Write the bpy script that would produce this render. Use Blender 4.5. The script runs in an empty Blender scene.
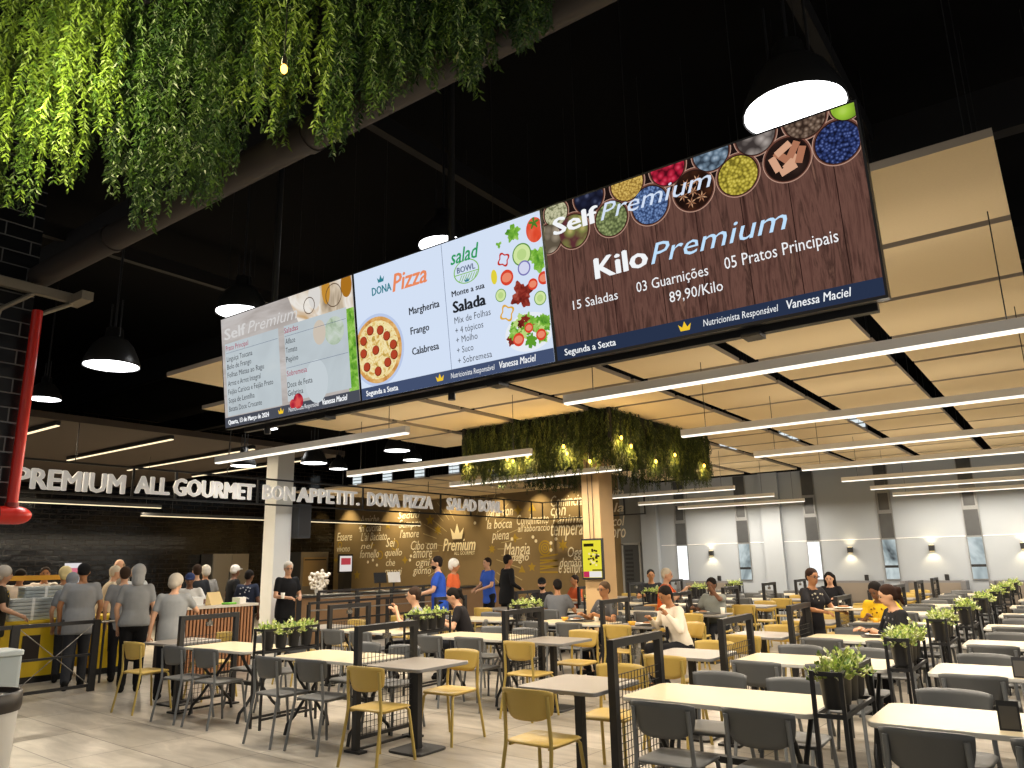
import bpy, bmesh, math, random
from mathutils import Vector, Matrix, Euler
SC = bpy.context.scene
COL = SC.collection
PI = math.pi
rnd = random.Random(7)

# ------------------------------------------------------------------ camera, world, exposure
CAM_F, CAM_PITCH, CAM_ROLL, CAM_YAW, CAM_H = 755.0, 0.2305, -0.0212, -0.6315, 1.65
_cy, _sy = math.cos(CAM_YAW), math.sin(CAM_YAW)
_fw = Vector((_sy*math.cos(CAM_PITCH), _cy*math.cos(CAM_PITCH), math.sin(CAM_PITCH)))
_r = Vector((_cy, -_sy, 0)); _u = _r.cross(_fw)
_r2 = _r*math.cos(CAM_ROLL) + _u*math.sin(CAM_ROLL)
_u2 = _u*math.cos(CAM_ROLL) - _r*math.sin(CAM_ROLL)
cam_data = bpy.data.cameras.new('camera'); cam = bpy.data.objects.new('camera', cam_data); COL.objects.link(cam)
cam_data.sensor_width = 36.0; cam_data.lens = CAM_F/1024*36.0; cam_data.clip_end = 200; cam_data.clip_start = 0.05
M = Matrix.Identity(4)
for i in range(3):
    M[i][0] = _r2[i]; M[i][1] = _u2[i]; M[i][2] = -_fw[i]
M[2][3] = CAM_H
cam.matrix_world = M
SC.camera = cam
SC.view_settings.view_transform = 'Standard'; SC.view_settings.look = 'None'
SC.view_settings.gamma = 1.0; SC.view_settings.use_curve_mapping = False
SC.view_settings.exposure = 0.0
world = bpy.data.worlds.new('world'); SC.world = world; world.use_nodes = True
world.node_tree.nodes['Background'].inputs[0].default_value = (0.9, 0.88, 0.85, 1)
world.node_tree.nodes['Background'].inputs[1].default_value = 0.36
try:
    SC.cycles.use_denoising = True
    SC.cycles.max_bounces = 7; SC.cycles.diffuse_bounces = 4; SC.cycles.glossy_bounces = 3
    SC.cycles.sample_clamp_indirect = 4.0; SC.cycles.caustics_reflective = False; SC.cycles.caustics_refractive = False
except Exception:
    pass

STRIP_W, PANEL_FILL_W, PEND_W, SCONCE_W, MURAL_W, SLAB_W = 112, 5, 130, 8, 260, 60

def spot_lamp(name, loc, aim, w, col, angle=100, size=.05, blend=.6, parent=None):
    d = bpy.data.lights.new(name, 'SPOT'); d.energy = w; d.color = col; d.spot_size = math.radians(angle); d.spot_blend = blend; d.shadow_soft_size = size
    o = bpy.data.objects.new(name, d); COL.objects.link(o); o.location = loc
    o.rotation_euler = (Vector(aim)-Vector(loc)).to_track_quat('-Z', 'Y').to_euler()
    if parent: o.parent = parent
    return o
def area_lamp(name, loc, sx, sy, w, col, up=False):
    d = bpy.data.lights.new(name, 'AREA'); d.shape = 'RECTANGLE'; d.size = sx; d.size_y = sy; d.energy = w; d.color = col
    o = bpy.data.objects.new(name, d); COL.objects.link(o); o.location = loc
    if up: o.rotation_euler = (PI, 0, 0)
    return o
def point_lamp(name, loc, w, col, size=.04):
    d = bpy.data.lights.new(name, 'POINT'); d.energy = w; d.color = col; d.shadow_soft_size = size
    o = bpy.data.objects.new(name, d); COL.objects.link(o); o.location = loc
    return o

# ------------------------------------------------------------------ colours and materials
def lin(h):
    h = h.lstrip('#'); out = []
    if len(h) == 3: h = ''.join(c+c for c in h)
    for i in (0, 2, 4):
        c = int(h[i:i+2], 16)/255; out.append(c/12.92 if c <= .04045 else ((c+.055)/1.055)**2.4)
    return (*out, 1.0)
_mats = {}
def mat(name, col, rough=.5, metal=0.0, noise=0.0, nscale=20.0, bump=0.0, bscale=200.0, trans=0.0, spec=.5):
    if name in _mats: return _mats[name]
    m = bpy.data.materials.new(name); m.use_nodes = True; nt = m.node_tree; b = nt.nodes['Principled BSDF']
    c = lin(col) if isinstance(col, str) else (*col, 1.0)[:4]
    b.inputs['Base Color'].default_value = c; b.inputs['Roughness'].default_value = rough; b.inputs['Metallic'].default_value = metal
    b.inputs['Specular IOR Level'].default_value = spec
    if trans: b.inputs['Transmission Weight'].default_value = trans
    tc = nt.nodes.new('ShaderNodeTexCoord')
    if noise:
        n = nt.nodes.new('ShaderNodeTexNoise'); n.inputs['Scale'].default_value = nscale; n.inputs['Detail'].default_value = 4
        nt.links.new(tc.outputs['Object'], n.inputs['Vector'])
        mx = nt.nodes.new('ShaderNodeMix'); mx.data_type = 'RGBA'
        mx.inputs[6].default_value = tuple(x*(1-noise) for x in c[:3])+(1,); mx.inputs[7].default_value = tuple(min(1, x*(1+noise)) for x in c[:3])+(1,)
        nt.links.new(n.outputs[0], mx.inputs[0]); nt.links.new(mx.outputs[2], b.inputs['Base Color'])
    if bump:
        n2 = nt.nodes.new('ShaderNodeTexNoise'); n2.inputs['Scale'].default_value = bscale
        nt.links.new(tc.outputs['Object'], n2.inputs['Vector'])
        bp = nt.nodes.new('ShaderNodeBump'); bp.inputs['Strength'].default_value = bump; bp.inputs['Distance'].default_value = .01
        nt.links.new(n2.outputs[0], bp.inputs['Height']); nt.links.new(bp.outputs[0], b.inputs['Normal'])
    _mats[name] = m; return m
def emit(name, col, s=1.0):
    if name in _mats: return _mats[name]
    m = bpy.data.materials.new(name); m.use_nodes = True; nt = m.node_tree; nt.nodes.clear()
    e = nt.nodes.new('ShaderNodeEmission'); o = nt.nodes.new('ShaderNodeOutputMaterial')
    e.inputs[0].default_value = lin(col) if isinstance(col, str) else (*col, 1)[:4]; e.inputs[1].default_value = s
    nt.links.new(e.outputs[0], o.inputs[0]); _mats[name] = m; return m
def emit_noise(name, cols, scale=40.0, s=1.0, kind='voronoi', stretch=(1, 1, 1), detail=3):
    """a lit screen picture: noise through a colour ramp"""
    if name in _mats: return _mats[name]
    m = bpy.data.materials.new(name); m.use_nodes = True; nt = m.node_tree; nt.nodes.clear()
    e = nt.nodes.new('ShaderNodeEmission'); o = nt.nodes.new('ShaderNodeOutputMaterial'); tc = nt.nodes.new('ShaderNodeTexCoord')
    mp = nt.nodes.new('ShaderNodeMapping'); mp.inputs['Scale'].default_value = stretch
    nt.links.new(tc.outputs['Object'], mp.inputs['Vector'])
    if kind == 'voronoi':
        t = nt.nodes.new('ShaderNodeTexVoronoi'); t.inputs['Scale'].default_value = scale; out = t.outputs['Distance']
        mm = nt.nodes.new('ShaderNodeMath'); mm.operation = 'MULTIPLY'; mm.inputs[1].default_value = 1.3
        nt.links.new(out, mm.inputs[0]); out = mm.outputs[0]
    else:
        t = nt.nodes.new('ShaderNodeTexNoise'); t.inputs['Scale'].default_value = scale; t.inputs['Detail'].default_value = detail; t.inputs['Roughness'].default_value = .65
        t.inputs['Distortion'].default_value = .6; out = t.outputs[0]
    nt.links.new(mp.outputs[0], t.inputs['Vector'])
    r = nt.nodes.new('ShaderNodeValToRGB'); el = r.color_ramp.elements
    lo, hi = (0.0, 1.0) if kind == 'voronoi' else (.3, .7)
    for i, c in enumerate(cols):
        p = lo+(hi-lo)*i/max(1, len(cols)-1)
        x = el[i] if i < 2 else el.new(p)
        x.position = p; x.color = lin(c)
    nt.links.new(out, r.inputs[0]); nt.links.new(r.outputs[0], e.inputs[0]); e.inputs[1].default_value = s
    nt.links.new(e.outputs[0], o.inputs[0]); _mats[name] = m; return m

# ------------------------------------------------------------------ mesh collector
class MB:
    def __init__(s): s.v = []; s.f = []; s.m = []; s.sm = []
    def add(s, vs, fs, mi=0, smooth=False):
        n = len(s.v); s.v.extend(tuple(v) for v in vs)
        for f in fs: s.f.append(tuple(i+n for i in f)); s.m.append(mi); s.sm.append(smooth)
        return s
    def box(s, c, d, mi=0, rot=None):
        x, y, z = d[0]/2, d[1]/2, d[2]/2; vs = [Vector((a*x, b*y, e*z)) for a in (-1, 1) for b in (-1, 1) for e in (-1, 1)]
        if rot is not None: vs = [rot @ v for v in vs]
        vs = [v+Vector(c) for v in vs]
        return s.add(vs, [(0, 1, 3, 2), (4, 6, 7, 5), (0, 4, 5, 1), (2, 3, 7, 6), (0, 2, 6, 4), (1, 5, 7, 3)], mi)
    def bx(s, x0, x1, y0, y1, z0, z1, mi=0): return s.box(((x0+x1)/2, (y0+y1)/2, (z0+z1)/2), (x1-x0, y1-y0, z1-z0), mi)
    def tube(s, pts, r, n=8, mi=0, cap=True, flat=1.0):
        pts = [Vector(p) for p in pts]; rs = r if isinstance(r, (list, tuple)) else [r]*len(pts)
        rings = []; up = None
        for i, p in enumerate(pts):
            t = (pts[min(i+1, len(pts)-1)]-pts[max(i-1, 0)]).normalized()
            if up is None:
                a = Vector((0, 0, 1)) if abs(t.z) < .9 else Vector((0, 1, 0))
                up = (a - t*a.dot(t)).normalized()
            else:
                up = (up - t*up.dot(t)).normalized()
            sd = t.cross(up)
            rings.append([p + up*(math.cos(2*PI*k/n)*rs[i]) + sd*(math.sin(2*PI*k/n)*rs[i]*flat) for k in range(n)])
        vs = [v for R in rings for v in R]; fs = []
        for i in range(len(pts)-1):
            for k in range(n):
                a = i*n+k; b = i*n+(k+1) % n; fs.append((a, b, b+n, a+n))
        s.add(vs, fs, mi, True)
        if cap:
            m0 = len(s.v); s.add(rings[0], [tuple(range(n))[::-1]], mi); s.add(rings[-1], [tuple(range(n))], mi)
        return s
    def lathe(s, prof, c=(0, 0, 0), n=24, mi=0, smooth=True, capb=True, capt=True):
        vs = []; fs = []
        for r, z in prof:
            for k in range(n): vs.append((c[0]+r*math.cos(2*PI*k/n), c[1]+r*math.sin(2*PI*k/n), c[2]+z))
        for i in range(len(prof)-1):
            for k in range(n):
                a = i*n+k; b = i*n+(k+1) % n; fs.append((a, b, b+n, a+n))
        s.add(vs, fs, mi, smooth)
        if capb: s.add(vs[:n], [tuple(range(n))[::-1]], mi)
        if capt: s.add(vs[-n:], [tuple(range(n))], mi)
        return s
    def prism(s, poly, z0, z1, mi=0, top_mi=None, ch=0.0):
        """polygon in xy extruded z0..z1, optional chamfer"""
        n = len(poly); cx = sum(p[0] for p in poly)/n; cy = sum(p[1] for p in poly)/n
        def ins(d): return [(p[0]-(p[0]-cx)*d/max(1e-6, math.hypot(p[0]-cx, p[1]-cy)), p[1]-(p[1]-cy)*d/max(1e-6, math.hypot(p[0]-cx, p[1]-cy))) for p in poly]
        layers = [(poly, z0), (poly, z1)] if not ch else [(ins(ch), z0), (poly, z0+ch), (poly, z1-ch), (ins(ch), z1)]
        vs = [(p[0], p[1], z) for pl, z in layers for p in pl]; fs = []
        for i in range(len(layers)-1):
            for k in range(n):
                a = i*n+k; b = i*n+(k+1) % n; fs.append((a, b, b+n, a+n))
        s.add(vs, fs, mi)
        s.add(vs[:n], [tuple(range(n))[::-1]], mi); s.add(vs[-n:], [tuple(range(n))], mi if top_mi is None else top_mi)
        return s
    def ell(s, c, r, mi=0, nu=14, nv=10, mtx=None):
        vs = []; fs = []; c = Vector(c)
        for j in range(nv+1):
            th = PI*j/nv
            for i in range(nu):
                ph = 2*PI*i/nu
                p = Vector((r[0]*math.sin(th)*math.cos(ph), r[1]*math.sin(th)*math.sin(ph), -r[2]*math.cos(th)))
                p = p + c
                vs.append(mtx @ p if mtx is not None else p)
        for j in range(nv):
            for i in range(nu):
                a = j*nu+i; b = j*nu+(i+1) % nu; fs.append((a, b, b+nu, a+nu))
        return s.add(vs, fs, mi, True)
    def cap(s, p0, p1, r0, r1, mi=0, n=10, k=3):
        p0 = Vector(p0); p1 = Vector(p1); d = p1-p0
        if d.length < 1e-5: d = Vector((0, 0, 1e-4))
        t = d.normalized(); pts = []; rs = []
        for i in range(k): a = PI/2*(i)/k; pts.append(p0 - t*(r0*math.cos(a))); rs.append(max(.0008, r0*math.sin(a)))
        pts.append(p0); rs.append(r0); pts.append(p1); rs.append(r1)
        for i in range(k-1, -1, -1): a = PI/2*i/k; pts.append(p1 + t*(r1*math.cos(a))); rs.append(max(.0008, r1*math.sin(a)))
        return s.tube(pts, rs, n, mi)
    def disc(s, c, r, mi=0, n=24, ry=None, a0=0):
        ry = r if ry is None else ry
        return s.add([(c[0]+r*math.cos(a0+2*PI*k/n), c[1]+ry*math.sin(a0+2*PI*k/n), c[2]) for k in range(n)], [tuple(range(n))], mi)
    def ring(s, c, r0, r1, mi=0, n=24, ry=1.0):
        vs = [(c[0]+r*math.cos(2*PI*k/n), c[1]+ry*r*math.sin(2*PI*k/n), c[2]) for r in (r0, r1) for k in range(n)]
        return s.add(vs, [(k, (k+1) % n, n+(k+1) % n, n+k) for k in range(n)], mi)
    def rect(s, x0, x1, y0, y1, z, mi=0): return s.add([(x0, y0, z), (x1, y0, z), (x1, y1, z), (x0, y1, z)], [(0, 1, 2, 3)], mi)
    def mesh(s, name, mats):
        me = bpy.data.meshes.new(name); me.from_pydata(s.v, [], s.f)
        for m in (mats if isinstance(mats, (list, tuple)) else [mats]): me.materials.append(m)
        me.polygons.foreach_set('material_index', s.m); me.polygons.foreach_set('use_smooth', s.sm); me.update()
        return me
    def build(s, name, mats, parent=None, loc=None):
        o = bpy.data.objects.new(name, s.mesh(name, mats)); COL.objects.link(o)
        if parent is not None: o.parent = parent
        if loc is not None: o.location = loc
        return o
def tag(o, label, cat, group=None, kind=None):
    if label: o['label'] = label
    if cat: o['category'] = cat
    if group: o['group'] = group
    if kind: o['kind'] = kind
    return o
def thing(name, label, cat, loc=(0, 0, 0), rz=0.0, group=None):
    o = bpy.data.objects.new(name, None); COL.objects.link(o); o.empty_display_size = .1
    o.location = loc; o.rotation_euler = (0, 0, rz); return tag(o, label, cat, group)
def structure(name, mb, mats, parent=None):
    o = mb.build(name, mats, parent)
    if parent is None: o['kind'] = 'structure'
    return o
def dup(root, loc, rz, label, group=None, recolor=None):
    r = root.copy(); COL.objects.link(r); r.location = loc; r.rotation_euler = (0, 0, rz); r['label'] = label
    if group: r['group'] = group
    for ch in list(root.children):
        c = ch.copy(); COL.objects.link(c); c.parent = r
        for g in list(ch.children):
            d = g.copy(); COL.objects.link(d); d.parent = c
    return r
def rrect(w, d, r, n=4, cx=0, cy=0):
    out = []
    for sx, sy, a in ((1, 1, 0), (-1, 1, PI/2), (-1, -1, PI), (1, -1, 3*PI/2)):
        for k in range(n+1):
            t = a+PI/2*k/n; out.append((cx+sx*(w/2-r)+r*math.cos(t), cy+sy*(d/2-r)+r*math.sin(t)))
    return out
def text_mb(body, size, mi=0, shear=0.0, bold=0.0, extrude=0.0, width=None, height=None, align='LEFT', space=1.0, lines=1.0, thick=False):
    """letters as a mesh in the xy plane, base line at y = 0; width / height fit it to a measured size"""
    cu = bpy.data.curves.new('letters', 'FONT'); cu.body = body; cu.size = size; cu.shear = shear; cu.offset = bold; cu.extrude = extrude
    cu.align_x = align; cu.resolution_u = 2; cu.space_character = space; cu.space_line = lines
    cu.offset = 0.0
    o = bpy.data.objects.new('letters', cu); COL.objects.link(o)
    dg = bpy.context.evaluated_depsgraph_get(); me = bpy.data.meshes.new_from_object(o.evaluated_get(dg))
    mb = MB(); vs = [v.co.copy() for v in me.vertices]
    if vs:
        x0 = min(v.x for v in vs); x1 = max(v.x for v in vs); y1 = max(v.y for v in vs)
        sx = width/(x1-x0) if width else 1.0; sy = height/y1 if height else (sx if width else 1.0)
        ox = x0 if align == 'LEFT' else 0
        vs = [Vector(((v.x-ox)*sx, v.y*sy, v.z)) for v in vs]
    fs_ = [tuple(p.vertices) for p in me.polygons]
    if bold > .0065 and not thick:
        for q, (dx, dy) in enumerate(((-bold, 0), (bold, 0), (0, bold*.6), (0, -bold*.3))): mb.add([v+Vector((dx*sx*size, dy*sy*size, .0011*q)) for v in vs], fs_, mi)
    else: mb.add(vs, fs_, mi)
    bpy.data.objects.remove(o); bpy.data.curves.remove(cu); bpy.data.meshes.remove(me)
    return mb
def merge(dst, src, M4=None, mi=None):
    vs = [M4 @ Vector(v) for v in src.v] if M4 is not None else src.v
    n = len(dst.v); dst.v.extend(tuple(v) for v in vs)
    for f, m, sm in zip(src.f, src.m, src.sm):
        dst.f.append(tuple(i+n for i in f)); dst.m.append(m if mi is None else mi); dst.sm.append(sm)
    return dst
ORD = ['first', 'second', 'third', 'fourth', 'fifth', 'sixth', 'seventh', 'eighth', 'ninth', 'tenth', 'eleventh', 'twelfth', 'thirteenth', 'fourteenth']
ROWN = ['nearest', 'second', 'third', 'fourth', 'fifth', 'sixth', 'seventh', 'eighth']

# ------------------------------------------------------------------ the room shell
def floor_material():
    m = bpy.data.materials.new('floor tiles'); m.use_nodes = True; nt = m.node_tree; b = nt.nodes['Principled BSDF']; L = nt.links
    tc = nt.nodes.new('ShaderNodeTexCoord'); mp = nt.nodes.new('ShaderNodeMapping'); mp.inputs['Rotation'].default_value = (0, 0, math.radians(3.4)); mp.inputs['Location'].default_value = (.35, .12, 0)
    L.new(tc.outputs['Object'], mp.inputs['Vector'])
    br = nt.nodes.new('ShaderNodeTexBrick'); br.offset = 0.0; br.inputs['Scale'].default_value = 1.0
    br.inputs['Brick Width'].default_value = 1.24; br.inputs['Row Height'].default_value = .62; br.inputs['Mortar Size'].default_value = .006; br.inputs['Mortar Smooth'].default_value = .3
    br.inputs['Color1'].default_value = lin('#c2bbb0'); br.inputs['Color2'].default_value = lin('#aea79c'); br.inputs['Mortar'].default_value = lin('#5d574f')
    L.new(mp.outputs[0], br.inputs['Vector'])
    mp2 = nt.nodes.new('ShaderNodeMapping'); mp2.inputs['Scale'].default_value = (.9, 3.2, 1); L.new(mp.outputs[0], mp2.inputs['Vector'])
    n = nt.nodes.new('ShaderNodeTexNoise'); n.inputs['Scale'].default_value = 1.6; n.inputs['Detail'].default_value = 6; n.inputs['Roughness'].default_value = .6; n.inputs['Distortion'].default_value = .8
    L.new(mp2.outputs[0], n.inputs['Vector'])
    rp = nt.nodes.new('ShaderNodeValToRGB'); rp.color_ramp.elements[0].position = .3; rp.color_ramp.elements[0].color = (.62, .61, .59, 1); rp.color_ramp.elements[1].position = .7; rp.color_ramp.elements[1].color = (1.12, 1.1, 1.06, 1)
    L.new(n.outputs[0], rp.inputs[0])
    mx = nt.nodes.new('ShaderNodeMix'); mx.data_type = 'RGBA'; mx.blend_type = 'MULTIPLY'; mx.inputs[0].default_value = 1
    L.new(br.outputs['Color'], mx.inputs[6]); L.new(rp.outputs[0], mx.inputs[7]); L.new(mx.outputs[2], b.inputs['Base Color'])
    b.inputs['Roughness'].default_value = .3
    bp = nt.nodes.new('ShaderNodeBump'); bp.inputs['Strength'].default_value = .25; bp.inputs['Distance'].default_value = .003; bp.invert = True
    L.new(br.outputs['Fac'], bp.inputs['Height']); L.new(bp.outputs[0], b.inputs['Normal'])
    return m
def brick_material(name, c1, c2, mortar, bw, rh, ms, rough, axis):
    m = bpy.data.materials.new(name); m.use_nodes = True; nt = m.node_tree; b = nt.nodes['Principled BSDF']; L = nt.links
    tc = nt.nodes.new('ShaderNodeTexCoord'); sp = nt.nodes.new('ShaderNodeSeparateXYZ'); cb = nt.nodes.new('ShaderNodeCombineXYZ')
    L.new(tc.outputs['Object'], sp.inputs[0]); L.new(sp.outputs[axis], cb.inputs[0]); L.new(sp.outputs[2], cb.inputs[1])
    br = nt.nodes.new('ShaderNodeTexBrick'); br.inputs['Scale'].default_value = 1; br.inputs['Brick Width'].default_value = bw; br.inputs['Row Height'].default_value = rh; br.inputs['Mortar Size'].default_value = ms
    br.inputs['Color1'].default_value = lin(c1); br.inputs['Color2'].default_value = lin(c2); br.inputs['Mortar'].default_value = lin(mortar)
    L.new(cb.outputs[0], br.inputs['Vector']); L.new(br.outputs['Color'], b.inputs['Base Color']); b.inputs['Roughness'].default_value = rough
    n = nt.nodes.new('ShaderNodeTexNoise'); n.inputs['Scale'].default_value = 5; L.new(cb.outputs[0], n.inputs['Vector'])
    mx = nt.nodes.new('ShaderNodeMath'); mx.operation = 'MULTIPLY_ADD'; mx.inputs[1].default_value = -1.0; L.new(br.outputs['Fac'], mx.inputs[0])
    m2 = nt.nodes.new('ShaderNodeMath'); m2.operation = 'MULTIPLY'; m2.inputs[1].default_value = 1.2; L.new(n.outputs[0], m2.inputs[0]); L.new(m2.outputs[0], mx.inputs[2])
    bp = nt.nodes.new('ShaderNodeBump'); bp.inputs['Strength'].default_value = .5; bp.inputs['Distance'].default_value = .01
    L.new(mx.outputs[0], bp.inputs['Height']); L.new(bp.outputs[0], b.inputs['Normal'])
    return m
m_black = mat('black paint', (.0022, .0022, .0026), .9, spec=.15)
m_steelblk = mat('black powder coated steel', (.012, .012, .013), .42)
m_white = mat('white wall paint', '#a6adb5', .85, noise=.03, nscale=2)
m_mural = mat('mural brown paint', '#84704e', .8, noise=.12, nscale=1.5)
m_greywall = mat('grey wall paint', '#8b8d8c', .85, noise=.05)
m_slab = mat('kitchen ceiling board', '#4a413a', .9, noise=.1, nscale=1)
m_bench = mat('bench grey laminate', '#77777a', .6, noise=.1, nscale=6)

structure('floor', MB().bx(-30, 6, -5, 21.3, -.1, 0), floor_material())
structure('ceiling', MB().bx(-30, 6, -5, 21.3, 6.5, 6.6), m_black)
WY = 21.0
# back wall: white part, grey end and brown mural part, black band above
wb = MB().bx(-10.4, 6, WY, WY+.2, 0, 3.86, 0).bx(-11.35, -10.4, WY, WY+.2, 0, 4.4, 1).bx(-24.5, -11.35, WY, WY+.2, 0, 4.4, 2).bx(-24.5, -10.4, WY, WY+.2, 4.4, 6.5, 3).bx(-10.4, 6, WY, WY+.2, 3.86, 6.5, 3)
wall_back = structure('wall_back', wb, [m_white, m_greywall, m_mural, m_black])
structure('wall_left', MB().bx(-24.7, -24.5, -5, WY+.2, 0, 6.5), brick_material('black glazed brick', '#050505', '#100d0b', '#2b2420', .44, .15, .012, .13, 1))
# pilasters of the white wall and the picture rail
structure('trim_1', MB().bx(-6.92, -6.42, WY-.14, WY, 0, 3.86).bx(-10.55, -10.05, WY-.18, WY, 0, 3.86), m_white)
structure('trim_2', MB().bx(-10, 6, WY-.012, WY, 2.0, 2.02), mat('rail paint', '#f2f2f0', .7))
structure('baseboard_back', MB().bx(-24.5, 6, WY-.03, WY, 0, .12), mat('baseboard grey', '#5a5855', .6))
# tall slit windows in the white wall: dark upper panes, a daylit pane below
m_wframe = mat('window frame aluminium', '#8d8f90', .4, .6)
m_dpane = mat('dark window pane', '#46484a', .25, .0, noise=.3, nscale=4)
m_day = emit_noise('daylight behind the pane', ['#f4fbff', '#ffffff', '#e6f2f6'], 1.2, 1.25, 'noise')
m_day2 = emit_noise('daylight with shapes', ['#4d5254', '#a3b0b2', '#d3dfdf', '#e6eeee'], 1.4, .85, 'noise', (1, 1, .8))
for i, (xc, style) in enumerate([(-9.35, 0), (-7.52, 2), (-5.66, 0), (-3.85, 1), (-2.0, 1), (-.15, 1)]):
    x0, x1 = xc-.17, xc+.17
    w = structure('window_%d' % (i+1), MB().bx(x0, x1, WY-.03, WY, 1.0, 3.86), m_wframe)
    zs = [(1.03, 1.98, m_day if style == 0 else m_day2), (2.02, 2.62, m_dpane), (2.68, 3.16, m_dpane), (3.2, 3.84, m_dpane)]
    for z0, z1, mm in zs: MB().bx(x0+.02, x1-.02, WY-.042, WY-.03, z0, z1).build('window_pane', mm, w)
    MB().bx(x0+.02, x0+.05, WY-.06, WY-.043, 2.68, 3.16).bx(x1-.05, x1-.02, WY-.06, WY-.043, 2.68, 3.16).bx(x0+.05, x1-.05, WY-.06, WY-.043, 2.68, 2.71).bx(x0+.05, x1-.05, WY-.06, WY-.043, 3.13, 3.16).build('casement_frame', m_wframe, w)
    if style: MB().bx(x0+.02, x1-.02, WY-.055, WY-.043, 1.3, 1.36).build('glazing_bar', m_steelblk, w)
# louvred clerestory panes high in the dark band
m_louvre = emit('louvre daylight', '#e4eef0', 1.0)
for i in range(14):
    xc = -23.2+1.72*i
    w = structure('window_%d' % (i+7), MB().bx(xc-.28, xc+.28, WY-.03, WY, 4.55, 5.35), m_wframe)
    lb = MB()
    for k in range(6): lb.bx(xc-.24, xc+.24, WY-.05, WY-.03, 4.6+k*.125, 4.69+k*.125)
    lb.build('louvre_panes', m_louvre, w)
# dark beams and sprinkler pipes under the roof
for i, (y0, z0) in enumerate([(4.2, 5.6), (8.4, 5.7), (12.6, 5.7)]):
    structure('trim_%d' % (i+5), MB().bx(-24, 5, y0-.09, y0+.09, z0, z0+.5), mat('dark steel', (.012, .011, .011), .6))
for i, x0 in enumerate([-10.5, -5.2, -1.2, 2.6]):
    structure('trim_%d' % (i+8), MB().bx(x0-.05, x0+.05, -4, 20.9, 6.0, 6.2), mat('dark steel', (.012, .011, .011), .6))
# lower kitchen ceiling board with its fascia
structure('ceiling_kitchen', MB().bx(-24.5, -13.95, -4, 12.2, 4.2, 4.32), m_slab)

# mural lettering (brush lettering in slanted hand) and line drawings
m_chalk = mat('mural cream paint', '#f4ead2', .8)
m_gold = mat('mural ochre paint', '#a98c2c', .8)
def wall_text(words, x, z, w, h, m=m_chalk, sh=.25, name='mural_lettering', bold=.012, y=WY-.004):
    mb = text_mb(words, 1.0, 0, sh, bold, 0.0, w, h)
    o = mb.build(name, m, wall_back); o.rotation_euler = (PI/2, 0, 0); o.location = (x, y, z); return o
def AT(px, py, Y=WY):
    d = _fw + _r2*((px-512)/CAM_F) + _u2*((384-py)/CAM_F); t = Y/d.y; return d.x*t, CAM_H+d.z*t
# (words, x0, x1, baseline z, letter height)
for wds, px0, px1, py, hp in [('Essere', 337, 352, 541, 8), ('vivono', 337, 350, 552, 6), ('che', 339, 347, 561, 5), ('cose', 342, 352, 571, 6), ('Amiche', 360, 379, 524, 8), ('in cucina', 360, 381, 532, 7), ('L\u2019ai Baciato', 361, 387, 541, 8), ('nel', 361, 373, 549, 6), ('fornello', 360, 379, 558, 8),
    ('Seduti', 398, 420, 519, 7), ('Sempre', 399, 421, 528, 8), ('l\u2019amore', 400, 419, 538, 8), ('Sei', 386, 395, 547, 9), ('quello', 385, 402, 556, 7), ('che', 386, 395, 566, 7), ('mangi', 385, 402, 575, 7), ('Cibo con', 411, 437, 550, 9), ('amore', 413, 432, 558, 7), ('ogni', 416, 430, 566, 7), ('giorno', 413, 431, 574, 7),
    ('parla con', 486, 513, 517, 10), ('la bocca', 487, 512, 529, 9), ('piena', 492, 509, 540, 9), ('Condimento', 517, 549, 525, 10), ('all\u2019abboraccio', 518, 550, 532, 7),
    ('Comincia', 551, 582, 507, 11), ('con', 551, 566, 516, 8), ('l\u2019anima', 553, 583, 524, 9), ('tempera', 551, 583, 536, 12), ('Mangia', 504, 530, 555, 12), ('adagio', 508, 529, 561, 8),
    ('Oggi', 568, 584, 557, 10), ('domani', 560, 584, 567, 9), ('e sempre', 559, 585, 573, 8),
    ('vita', 611, 624, 498, 10), ('la', 614, 624, 512, 9), ('col', 613, 625, 526, 10), ('oro', 612, 626, 538, 9)]:
    x0, z = AT(px0, py); x1, _ = AT(px1, py); _, z1 = AT(px0, py-hp)
    wall_text(wds, x0, z, x1-x0, z1-z)
def raised(mb, m, name): o = mb.build(name, m, wall_back); return o
# emblem with crown, name and rays
cx, cz = AT(465, 553)
ray_mb = MB()
for k in range(44):
    a = 2*PI*k/44; r0 = 1.25+.18*(k % 3); r1 = r0+.7+.45*((k*7) % 5)/5
    d = Vector((math.cos(a), 0, math.sin(a))); p = Vector((-d.z, 0, d.x))*.012
    c0 = Vector((cx+.2, WY-.003, cz+.1)); q0 = c0+d*r0; q1 = c0+d*r1
    if q1.z < .3: continue
    ray_mb.add([q0-p, q1-p*1.5, q1+p*1.5, q0+p], [(0, 1, 2, 3)])
raised(ray_mb, mat('mural ray paint', '#b7a67c', .8), 'mural_rays')
wall_text('Premium', AT(444, 551)[0], AT(444, 551)[1], 1.5, .42, mat('raised emblem gold white', '#fff2cf', .5), .3, 'emblem_lettering', .03, WY-.05)
wall_text('ALL GOURMET', AT(455, 554)[0], AT(455, 555)[1], .95, .12, mat('raised emblem gold white', '#fff2cf', .5), 0, 'emblem_lettering', .01, WY-.05)
def crown(mb, cx, cy, w, h, z=0, mi=0):
    b = w*.36
    pts = [(-b, 0), (b, 0), (w/2, h*.72), (w*.2, h*.36), (0, h), (-w*.2, h*.36), (-w/2, h*.72)]
    mb.add([(cx+x, cy+y, z) for x, y in pts], [(0, 1, 3), (1, 2, 3), (0, 3, 5), (0, 5, 6), (3, 4, 5)], mi); return mb
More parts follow.
